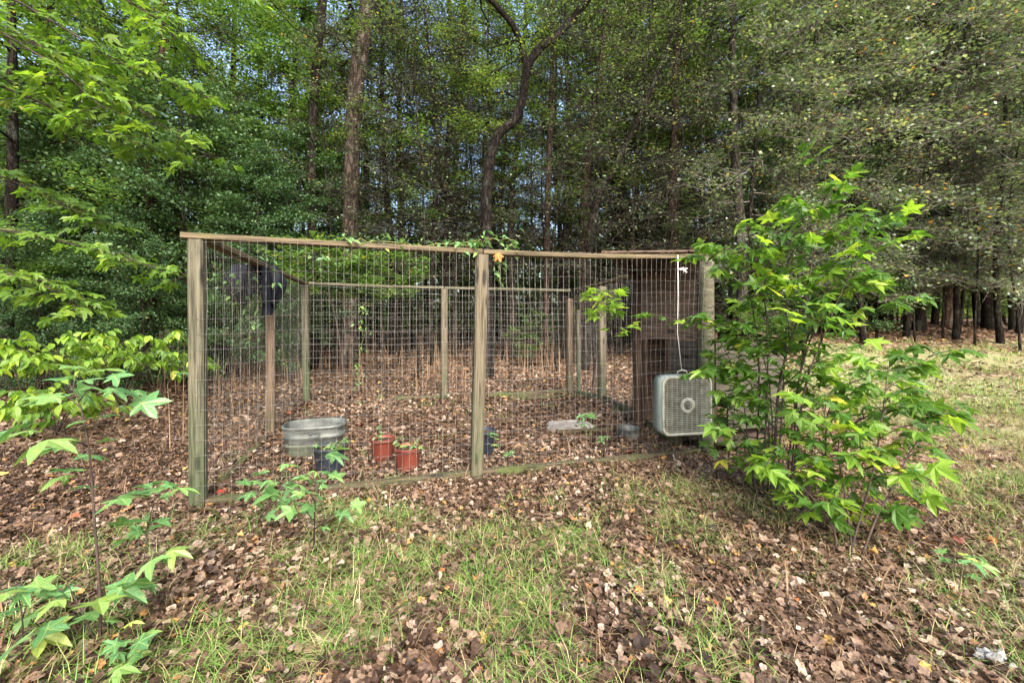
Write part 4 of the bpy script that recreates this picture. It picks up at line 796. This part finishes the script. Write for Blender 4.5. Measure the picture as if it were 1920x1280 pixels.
def pot(px, py, wpx, hpx, mat, lab, fill=.88, group='plastic plant pots in the pen', ribs=0, taper=.8):
    c = ground_at(px, py); d = c.y; r = wpx / F * d / 2 * .94; h = hpx / F * d
    t = thing('plant_pot', lab, 'plant pot', (c.x, c.y + r * taper, c.z - .005), 0, group); mb = MB()
    mb.lathe([(r * taper, 0), (r * (taper + .02), .01), (r * .96, h * .84), (r * .97, h * .85), (r * 1.02, h * .855), (r * 1.04, h * .99), (r * 1.03, h), (r * .98, h), (r * .93, h * .8), (r * .75, .02), (.001, .015)], 36); mb.build('pot_wall', mat, t)
    mb = MB(); rr = random.Random(px); mb.lathe([(r * .94, h * fill), (r * .6, h * (fill + .03)), (r * .3, h * (fill + .01)), (.001, h * (fill + .03))], 24); mb.build('soil', M['soil'], t)
    return t, r, h
pr1, r1_, h1_ = pot(712, 868, 47, 44, M['pot_red'], 'rust red plastic pot with a tall bare twig, farther of the two red pots')
pr2, r2_, h2_ = pot(759, 889, 54, 48, M['pot_red'], 'rust red plastic pot with small weeds, nearer of the two red pots')
pb1, r3_, h3_ = pot(608, 893, 62, 52, M['pot_black'], 'black plastic pot with pale green weeds in front of the metal tub')
pb2, r4_, h4_ = pot(905, 859, 52, 50, M['pot_black'], 'black plastic pot half hidden behind the middle front post')
def potplant(t, r, h, n, lab, seed, size=.045, tall=.08, group='weeds growing in the pots'):
    rr = random.Random(seed); w_ = thing('potted_weed', lab, 'plant', Vector(t.location) + Vector((0, 0, h * .88)), 0, group); mb = MB(); ms = []; base = Vector(w_.location)
    for k in range(n):
        a = rr.uniform(0, 6.28); b0 = base + Vector((math.cos(a), math.sin(a), 0)) * r * .5 * rr.random(); e = b0 + Vector((math.cos(a) * r * .6, math.sin(a) * r * .6, tall * rr.uniform(.4, 1.2)))
        mb.tube([b0 - base, e - base], [.0015, .001], 4); [ms.append(leaf_matrix(e.lerp(b0, rr.uniform(0, .5)), (math.cos(a + q), math.sin(a + q), .3), size * rr.uniform(.6, 1.2), rr, .4, .1)) for q in (-1.2, 0, 1.2)]
    mb.build('stem', M['stem_green'], w_); place_leaves(w_, ms, LM_vin, rr=rr)
potplant(pb1, r3_, h3_, 12, 'pale green weed sprouting in the black pot by the tub', 1, .05, .07); potplant(pr2, r2_, h2_, 9, 'small green weed in the nearer red pot', 2, .05, .08)
t = thing('bare_twig_plant', 'thin bare curved twig standing in the farther red pot', 'plant', Vector(pr1.location) + Vector((0, 0, h1_ * .85))); mb = MB(); b0 = Vector(t.location)
mb.tube(spline([Vector((-.02, 0, 0)), Vector((-.03, 0, .2)), Vector((-.045, 0, .36)), Vector((-.02, 0, .5)), Vector((.02, 0, .56))], 12), [.004 - .0025 * k / 11 for k in range(12)], 6); mb.build('stem', M['twig_grey'], t)
rr = random.Random(8); ms = [leaf_matrix(b0 + Vector((-.02 + rr.uniform(-.04, .04), rr.uniform(-.03, .03), rr.uniform(.0, .14))), (rr.uniform(-1, 1), rr.uniform(-1, 1), .5), .05, rr) for k in range(14)]; place_leaves(t, ms, LM_vin, rr=rr)
c = ground_at(1183, 822); t = thing('dog_bowl', 'round grey metal dog bowl on the leaves beside the shelter', 'bowl', (c.x, c.y + .1, c.z)); s_ = 46 / F * c.y / 2
mb = MB(); mb.lathe([(s_ * .98, 0), (s_ * .9, .085), (s_ * .95, .094), (s_ * .9, .1), (s_ * .8, .09), (s_ * .7, .03), (.001, .025)], 36); mb.build('bowl_wall', M['zinc'], t)
# flat stone and boards inside the pen
def blob_slab(name, lab, cat, px, py, wx, wy, h, mat, seed, rot=0):
    c = ground_at(px, py); rr = random.Random(seed); t = thing(name, lab, cat, (c.x, c.y, c.z), rot); n = 14; mb = MB(); top = []; bot = []; mid = []
    for k in range(n):
        a = 2 * math.pi * k / n; q = (abs(math.cos(a)) ** 5 + abs(math.sin(a)) ** 5) ** (-.2) * rr.uniform(.9, 1.06); x, y = q * math.cos(a) * wx / 2, q * math.sin(a) * wy / 2
        bot.append((x, y, -.03)); mid.append((x, y, h * .7)); top.append((x * .95, y * .95, h + rr.uniform(-.003, .003)))
    mb.add(bot + mid + top + [(0, 0, h)], [(k, (k + 1) % n, n + (k + 1) % n, n + k) for k in range(n)] + [(n + k, n + (k + 1) % n, 2 * n + (k + 1) % n, 2 * n + k) for k in range(n)] + [(2 * n + k, 2 * n + (k + 1) % n, 3 * n) for k in range(n)]); mb.build('slab', mat, t); return t
blob_slab('paving_slab', 'flat grey slab lying among the leaves in the pen', 'slab', 1068, 800, .56, .42, .035, M['stone'], 4, .1)
c = ground_at(1092, 811); t = thing('loose_board', 'mossy dark board lying in front of the grey slab', 'board', c, .12); beam('plank', (-.3, 0, .02), (.34, 0, .03), .06, .035, M['wood_sill'], t)
c = ground_at(1000, 745); t = thing('loose_board', 'straight dark timber on the ground near the rear fence', 'board', (c.x, c.y - .15, c.z), .12); beam('plank', (-.35, 0, .03), (.75, 0, .03), .07, .05, M['wood_sill'], t)
# pale lichen rock and cone in the foreground
c = ground_at(1868, 1250); t = thing('lichen_rock', 'pale grey crusty rock lying in the near right corner', 'rock', (c.x, c.y, c.z)); rr = random.Random(9); vs = []; nu, nv = 18, 9
from mathutils import noise as mn
for j in range(nv + 1):
    for i in range(nu):
        a = 2 * math.pi * i / nu; b_ = math.pi * (j / nv - .5); p = Vector((math.cos(a) * math.cos(b_) * .055, math.sin(a) * math.cos(b_) * .042, .02 + math.sin(b_) * .03)); p *= 1 + .5 * mn.noise(p * 45); vs.append(p)
mb = MB(); mb.add(vs, [(j * nu + i, j * nu + (i + 1) % nu, (j + 1) * nu + (i + 1) % nu, (j + 1) * nu + i) for j in range(nv) for i in range(nu)], False); mb.build('rock_body', M['rock_pale'], t)
c = ground_at(1537, 1268); t = thing('pine_cone', 'brown pine cone lying on the leaves at the near edge', 'pine cone', (c.x, c.y, c.z + .018), .2)
mb = MB(); mb.tube([(-.05, 0, 0), (-.03, 0, 0), (0, 0, 0), (.03, 0, 0), (.045, 0, 0)], [.006, .014, .017, .012, .005], 10); mb.build('core', M['cone'], t)
sc_v = [(0, 0, 0), (.006, .010, .002), (0, .02, .004), (-.006, .010, .002)]; me = bpy.data.meshes.new('scale'); me.from_pydata([(x, y, z) for x, y, z in sc_v] + [(0, .018, -.002)], [], [(0, 1, 2, 3), (1, 4, 3), (1, 2, 4), (2, 3, 4)]); me.materials.append(M['cone'])
for k in range(70):
    u = k / 70; x = -.045 + .088 * u; a = k * 2.4; rr_ = .012 * math.sin(math.pi * (.15 + .8 * u)); o = bpy.data.objects.new('scale', me); link(o, t)
    n_ = Vector((.35, math.cos(a), math.sin(a))).normalized(); sdv = n_.cross(Vector((1, 0, 0))).normalized(); o.matrix_basis = Matrix.Translation((x, math.cos(a) * rr_, math.sin(a) * rr_)) @ Matrix((sdv, n_, sdv.cross(n_))).transposed().to_4x4()
# black plastic sheeting over the left rail
bgp = thing('black_plastic_sheet', 'crumpled black plastic sheet draped over the left side rail and wire', 'plastic sheet', (l2[0], l2[1], 1.83))
def cloth(w0, w1, drop, seed, ox, oy, dirx=(-.26, .96)):
    vs = []; nu, nv = 22, 20; ux, uy = dirx
    for j in range(nv + 1):
        v = j / nv
        for i in range(nu + 1):
            u = i / nu - .5; w_ = w0 + (w1 - w0) * v; fold = .028 * math.sin(u * 17 + seed + 2 * v) * (.4 + v) + .014 * math.sin(u * 41 + v * 6 + seed)
            s_ = v * (drop * 2 * (1 - .25 * abs(math.sin(u * 5 + seed)))) - drop * .35
            z = .03 - abs(s_) if abs(s_) > .05 else .03 - abs(s_) * .3
            side = .05 * (1 if s_ > 0 else -1) * min(1, abs(s_) / .05)
            nx_, ny_ = -uy, ux
            vs.append((ox + ux * u * w_ - nx_ * (side + fold * .9), oy + uy * u * w_ - ny_ * (side + fold * .9), z + .012 * math.sin(u * 23 + v * 9)))
    mb = MB(); mb.add(vs, [(j * (nu + 1) + i, j * (nu + 1) + i + 1, (j + 1) * (nu + 1) + i + 1, (j + 1) * (nu + 1) + i) for j in range(nv) for i in range(nu)], True); return mb
cloth(.62, .4, .34, 1, .06, -.25).build('long_fold', M['black_film'], bgp); 
def bag(seed, c, s):
    vs = []; nu, nv = 26, 16
    for j in range(nv + 1):
        v = j / nv; rr0 = math.sin(math.pi * (.06 + .9 * v)) ** .6
        for i in range(nu):
            a = 2 * math.pi * i / nu; k = 1 + .16 * math.sin(a * 5 + v * 4 + seed) + .1 * math.sin(a * 9 - v * 7)
            vs.append((c[0] + math.cos(a) * s[0] * rr0 * k * (1 - .25 * v), c[1] + math.sin(a) * s[1] * rr0 * k, c[2] - v * s[2]))
    mb = MB(); mb.add(vs, [(j * nu + i, j * nu + (i + 1) % nu, (j + 1) * nu + (i + 1) % nu, (j + 1) * nu + i) for j in range(nv) for i in range(nu)], True); return mb
bag(3, (.04, -.07, .03), (.15, .12, .44)).build('bunched_end', M['black_film'], bgp); bag(5, (-.13, -.3, .01), (.15, .15, .42)).build('bunched_end', M['black_film'], bgp)
# ------------------------------------------------------------------ sweetgum bush
rb = random.Random(12)
def gnd(px, py): p = ground_at(px, py); return p
STEMS = [
 ([gnd(1445, 946), P(1452, 850, 2.95), P(1460, 727, 2.95), P(1478, 653, 2.9), P(1512, 544, 2.85), P(1535, 420, 2.8), P(1550, 318, 2.75)], .011, 12, .42),
 ([gnd(1411, 908), P(1420, 820, 3.15), P(1423, 720, 3.15), P(1420, 629, 3.1), P(1400, 520, 3.1), P(1405, 440, 3.0)], .008, 9, .36),
 ([gnd(1486, 960), P(1492, 850, 2.8), P(1509, 727, 2.75), P(1540, 640, 2.7), P(1590, 520, 2.7), P(1640, 440, 2.7)], .009, 11, .42),
 ([gnd(1592, 1045), P(1609, 983, 2.26), P(1640, 870, 2.3), P(1655, 770, 2.35), P(1665, 690, 2.4)], .007, 7, .3),
 ([gnd(1612, 1052), P(1645, 965, 2.25), P(1670, 922, 2.3), P(1705, 850, 2.4), P(1740, 800, 2.45)], .007, 6, .22),
 ([gnd(1500, 980), P(1520, 891, 2.7), P(1560, 838, 2.65), P(1609, 788, 2.6), P(1690, 763, 2.5), P(1740, 780, 2.5), P(1790, 772, 2.5)], .008, 8, .22),
 ([gnd(1560, 1000), P(1548, 800, 2.75), P(1580, 728, 2.75), P(1650, 700, 2.75), P(1715, 685, 2.8), P(1755, 660, 2.85)], .007, 8, .22),
 ([gnd(1440, 930), P(1440, 780, 3.0), P(1410, 700, 3.05), P(1360, 690, 3.1), P(1270, 705, 3.2)], .005, 6, .14),
 ([gnd(1452, 930), P(1440, 700, 3.0), P(1390, 620, 3.0), P(1320, 610, 3.1), P(1225, 590, 3.2)], .005, 5, .16),
 ([gnd(1570, 1040), P(1560, 985, 2.3), P(1520, 930, 2.35), P(1470, 880, 2.4), P(1430, 870, 2.4)], .005, 6, .2),
 ([gnd(1600, 1050), P(1580, 900, 2.35), P(1560, 820, 2.4), P(1540, 760, 2.4)], .005, 7, .26),
 ([gnd(1420, 930), P(1400, 850, 3.0), P(1370, 810, 3.0), P(1345, 800, 3.05)], .004, 2, .12),
 ([gnd(1425, 950), P(1405, 850, 3.1), P(1395, 760, 3.15), P(1375, 690, 3.2), P(1350, 640, 3.2)], .005, 8, .26),
 ([gnd(1400, 935), P(1385, 870, 3.15), P(1375, 800, 3.2), P(1380, 740, 3.2)], .004, 6, .22),
 ([gnd(1455, 950), P(1470, 700, 2.95), P(1475, 560, 2.9), P(1480, 460, 2.9), P(1500, 395, 2.85)], .006, 9, .34),
 ([gnd(1480, 950), P(1500, 700, 2.9), P(1540, 560, 2.85), P(1600, 470, 2.85), P(1625, 410, 2.85)], .006, 9, .34),
 ([gnd(1470, 950), P(1500, 700, 2.9), P(1560, 560, 2.85), P(1630, 530, 2.85), P(1680, 570, 2.85)], .007, 8, .26),
 ([gnd(1430, 930), P(1440, 640, 3.0), P(1420, 520, 2.9), P(1370, 470, 2.9), P(1335, 480, 2.95)], .006, 7, .26),
]
bush = thing('sweetgum_bush', 'large bright green bush of star shaped leaves growing beside the shelter', 'bush', gnd(1500, 990)); ms = []; b0 = Vector(bush.location)
for pts, r0, nsub, sl in STEMS:
    mb = MB(); ms += leafy(mb, pts, r0, .002, rb, .122, .2, int(nsub * 1.5), sl, 6, 14, .6, .22); mb.v = [tuple(Vector(v) - b0) for v in mb.v]; mb.build('stem', M['twig'], bush)
place_leaves(bush, ms, LM_gum, 290, rb)
# ------------------------------------------------------------------ saplings in front and inside
def sapling(lab, pts, r0, lsize, nsub, sl, per, direct, seed, meshes=LM_sap, start=.3, group='saplings', tilt=.25, droop=.12, name='sapling', extra=()):
    rr = random.Random(seed); t = thing(name, lab, 'sapling', pts[0], 0, group); b0 = Vector(pts[0]); ms = []; mb = MB()
    ms += leafy(mb, pts, r0, .0015, rr, lsize, start, nsub, sl, per, direct, tilt, droop, .3)
    for ex in extra: ms += leafy(mb, ex, r0 * .6, .0012, rr, lsize, .45, max(1, nsub // 4), sl * .7, per, 3, tilt, droop, .3)
    mb.v = [tuple(Vector(v) - b0) for v in mb.v]; mb.build('stem', M['twig'], t); place_leaves(t, ms, meshes, 290, rr)
    return t
sapling('tall sapling with broad star shaped leaves standing alone at the near left', [gnd(186, 1215), P(188, 1130, 1.64), P(176, 960, 1.65), P(168, 850, 1.65), P(150, 760, 1.66), P(128, 715, 1.66)], .006, .145, 7, .26, 3, 9, 1, start=.35, tilt=.4, extra=[[gnd(186, 1215), P(160, 1160, 1.6), P(125, 1090, 1.6)]])
sapling('small seedling in front of the ground board left of the middle', [gnd(588, 1040), P(590, 970, 1.98), P(592, 910, 2.0), P(586, 870, 2.02)], .004, .105, 6, .2, 3, 6, 2, start=.1, tilt=.4)
sapling('small seedling between the pen corner post and its taller neighbour', [gnd(480, 985), P(500, 950, 2.3), P(520, 925, 2.3), P(530, 900, 2.3)], .003, .1, 5, .17, 3, 5, 3, start=.15, tilt=.4)
sapling('low seedling near the foot of the tall sapling', [gnd(262, 1130), P(268, 1060, 1.75), P(280, 980, 1.8), P(290, 930, 1.8)], .003, .105, 4, .16, 3, 4, 4, start=.15, tilt=.4)
sapling('low seedling at the bottom left corner', [gnd(40, 1235), P(42, 1160, 1.5), P(30, 1100, 1.5)], .003, .12, 3, .14, 3, 4, 5, start=.1, tilt=.4)
sapling('low leafy seedling at the bottom edge under the tall sapling', [gnd(215, 1262), P(222, 1225, 1.5), P(250, 1195, 1.5)], .003, .085, 3, .12, 3, 4, 15, start=.1)
sapling('thin young maple growing inside the pen beside the shelter', [gnd(1130, 862), P(1142, 790, 3.75), P(1152, 700, 3.75), P(1148, 630, 3.72), P(1140, 575, 3.7), P(1130, 550, 3.7)], .005, .15, 7, .24, 5, 8, 6, start=.55, tilt=.6, name='young_maple', meshes=LM_gum)
sapling('low weedy seedling on the floor left of the dog bowl', [gnd(1115, 835), P(1110, 810, 4.1), P(1100, 780, 4.1)], .003, .11, 3, .15, 3, 4, 7, start=.2)
sapling('small seedling on the shelter side of the middle post', [gnd(945, 868), P(935, 840, 3.6), P(930, 820, 3.6)], .002, .08, 2, .1, 3, 4, 8, start=.2, name='sapling')
sapling('seedling leaning at the right edge of the sweetgum bush', [gnd(1810, 1090), P(1800, 1065, 1.98), P(1790, 1040, 1.98)], .002, .09, 3, .1, 3, 3, 9, start=.1)
sapling('small light seedling beyond the clearing edge left of the pen', [gnd(322, 735), P(322, 700, 5.4), P(320, 660, 5.4)], .004, .12, 3, .2, 3, 3, 10, start=.3)
# drooping ovate-leaved shrubs at the left
for k, (px, py, lab, hgt) in enumerate([(50, 775, 'yellow green shrub with drooping oval leaves at the left edge', 1.0), (150, 770, 'drooping oval leafed shrub, fullest of the row at the left', 1.15), (225, 762, 'oval leafed shrub arching towards the pen corner post', 1.05), (-40, 780, 'oval leafed shrub cut by the left picture edge', .95), (105, 815, 'low yellowish shrub nearest the camera in the left row', .5), (300, 755, 'last small oval leafed shrub of the row, beside the pen corner post', .85)]):
    b0 = gnd(px, py); rr = random.Random(40 + k); t = thing('oval_leaf_shrub', lab, 'shrub', b0, 0, 'drooping shrubs left of the pen'); mb = MB(); ms = []
    for j in range(7):
        a = j * .9 + rr.uniform(-.2, .2); e = b0 + Vector((math.cos(a) * .7 * hgt, math.sin(a) * .5 * hgt, hgt * rr.uniform(.5, 1.0))); md = b0.lerp(e, .5) + Vector((0, 0, .3 * hgt))
        ms += leafy(mb, [b0, md, e, e + Vector((math.cos(a) * .15, 0, -.08))], .007, .002, rr, .15, .35, 5, .34, 6, 5, .35, .7)
    mb.v = [tuple(Vector(v) - b0) for v in mb.v]; mb.build('stem', M['twig'], t); place_leaves(t, ms, LM_ova, 250, rr)
# ------------------------------------------------------------------ overhanging maple at upper left
mp_ = thing('maple_tree', 'maple reaching in from the left with sprays of lobed bright leaves', 'tree', (-4.3, 2.6, G(-4.3, 2.6))); b0 = Vector(mp_.location); rr = random.Random(31); ms = []
mb = MB(); tk = [Vector((0, 0, -.2)), Vector((.05, .1, 1.2)), Vector((-.05, .1, 2.6)), Vector((.1, .2, 4.4)), Vector((0, .3, 6.2))]; mb.tube(spline(tk, 16), [.12 - .09 * k / 15 for k in range(16)], 10, noise=.06); mb.build('trunk', M['bark_grey'], mp_)
LIMBS = [
 [(-240, 80, 2.7), (-60, 30, 2.8), (90, 95, 2.9), (190, 160, 3.0), (290, 225, 3.1), (395, 298, 3.2)], [(-240, -60, 2.7), (-20, -20, 2.8), (130, 60, 2.9), (250, 130, 3.0), (400, 182, 3.1)],
 [(-240, 200, 2.7), (-60, 150, 2.8), (70, 190, 2.9), (170, 235, 3.0), (270, 275, 3.1)], [(-240, -150, 2.6), (40, -90, 2.8), (180, -30, 2.9), (300, 40, 3.0), (330, 75, 3.0)],
 [(-260, 470, 2.7), (-80, 425, 2.9), (80, 445, 3.1), (220, 480, 3.2), (345, 520, 3.3)], [(-260, 520, 2.7), (-100, 490, 2.8), (20, 515, 2.9), (100, 545, 3.0), (152, 580, 3.0)],
 [(-240, 0, 2.5), (-100, 10, 2.5), (0, 60, 2.6), (110, 130, 2.7), (200, 210, 2.7)], [(-260, 330, 2.8), (-120, 290, 3.0), (0, 330, 3.2), (110, 380, 3.3), (190, 420, 3.4)], [(-240, -200, 2.8), (100, -150, 3.1), (300, -80, 3.3), (450, -10, 3.5)]]
for lb in LIMBS:
    mb = MB(); pts = [P(*q) for q in lb]; att = b0 + Vector((0, .1, max(.8, pts[0].z - b0.z - .25))); pts = [att] + pts
    ms += leafy(mb, pts, .014, .002, rr, .105, .28, 26, .38, 6, 16, .5, .3, -.05); mb.v = [tuple(Vector(v) - b0) for v in mb.v]; mb.build('limb', M['twig'], mp_)
place_leaves(mp_, ms, LM_map, 299, rr)
# ------------------------------------------------------------------ vines
def vine(lab, pts, n, size, seed, group='creeping vines on the pen', hang=.05, mat='stem_green', meshes=LM_vin):
    rr = random.Random(seed); b0 = Vector(pts[0]); t = thing('creeper_vine', lab, 'vine', b0, 0, group); mb = MB(); q = spline(pts, len(pts) * 6); q = [p + Vector((rr.gauss(0, .008), rr.gauss(0, .01), rr.gauss(0, .008))) for p in q]
    mb.tube([p - b0 for p in q], .0022, 5); mb.build('stem', M[mat], t); ms = []
    for k in range(n):
        p = rr.choice(q) + Vector((rr.gauss(0, hang), rr.gauss(0, hang), rr.gauss(0, hang * .7))); a = rr.uniform(0, 6.28)
        ms.append(leaf_matrix(p, (math.cos(a), math.sin(a), rr.uniform(-.6, .3)), size * rr.uniform(.6, 1.2), rr, .6, .3))
    place_leaves(t, ms, meshes, 290, rr); return t
fr = lambda px, dz=0: (lambda t: Vector((p1[0] + (p3[0] - p1[0]) * t, p1[1] + (p3[1] - p1[1]) * t - .02, 1.835 + dz)))((px - 373) * 0 + ((px - 960) / F * p1[1] - p1[0]) / ((p3[0] - p1[0]) - (px - 960) / F * (p3[1] - p1[1])))
vine('creeper running along the front top rail left of the middle post', [fr(640, .03), fr(690, .01), fr(740, .02), fr(790, .0), fr(850, .03), fr(880, .02)], 80, .06, 1)
vine('creeper tangled over the rail at the middle front post', [fr(850, .02), fr(890, .06), fr(925, .09), fr(965, .08), fr(950, .0), fr(935, -.12), fr(940, -.28)], 95, .06, 2)
vine('creeper hanging over the black plastic sheet', [P(478, 490, 4.55), P(500, 500, 4.5), P(495, 540, 4.5), P(480, 590, 4.55), P(470, 640, 4.6)], 46, .08, 3)
vine('green creeper climbing a thin stem behind the rear wire', [P(670, 720, 6.9), P(672, 680, 6.9), P(680, 640, 6.9), P(676, 600, 6.9), P(684, 570, 6.9)], 60, .07, 4)
vine('creeper leaves on the left wire near the corner post', [P(405, 500, 3.3), P(425, 520, 3.5), P(440, 560, 3.7), P(450, 600, 3.9)], 22, .06, 5)
vine('pale creeper sprig beyond the left rail', [P(585, 500, 6.9), P(610, 480, 6.5), P(600, 490, 6.4)], 14, .09, 6)
for px, py, d, lab in [(466, 478, 4.1, 'orange dead leaf caught on the left side rail'), (927, 469, 3.42, 'orange dead leaf caught on the front rail by the middle post')]:
    me = LM_map[1].copy(); me.materials.clear(); me.materials.append(M['dead_leaf']); o = mesh_obj('dead_leaf', me); o.matrix_basis = Matrix.Translation(P(px, py, d)) @ Matrix.Rotation(R(60), 4, 'X') @ Matrix.Rotation(R(px), 4, 'Z') @ Matrix.Scale(.1, 4); tag(o, lab, 'leaf', 'orange dead leaves on the rails')
c = ground_at(1815, 1038); me = LM_map[2].copy(); me.materials.clear(); me.materials.append(M['pot_red']); o = mesh_obj('dead_leaf', me); o.matrix_basis = Matrix.Translation(c + Vector((0, 0, .03))) @ Matrix.Rotation(R(25), 4, 'X') @ Matrix.Scale(.07, 4); tag(o, 'dark red fallen leaf on the grass right of the sweetgum bush', 'leaf')
# ------------------------------------------------------------------ brush pile at the right
c = ground_at(1790, 622); bp_ = thing('brush_pile', 'low heap of dead brown branches at the edge of the clearing', 'brush pile', c); rr = random.Random(6)
for k in range(70):
    a = rr.uniform(-.5, .5) + (math.pi if rr.random() < .5 else 0); s0 = Vector((rr.gauss(0, 1.3), rr.gauss(0, .4), rr.uniform(.0, .35))); ln = rr.uniform(.5, 1.6); e = s0 + Vector((math.cos(a) * ln, math.sin(a) * ln * .6, rr.uniform(-.15, .35))); mb = MB()
    mid = s0.lerp(e, .5) + Vector((0, 0, rr.uniform(.0, .2))); gx0 = G(c.x + e.x, c.y + e.y) - c.z; e.z = max(e.z, gx0 + .02)
    mb.tube(spline([s0, mid, e], 7), [.014 - .01 * i / 6 for i in range(7)], 5, noise=.1, seed=k); mb.build('branch', M['bark_red' if k % 2 else 'twig_grey'], bp_)
print('objects', len(sc.objects), 'tris', sum(len(m.polygons) for m in bpy.data.meshes))
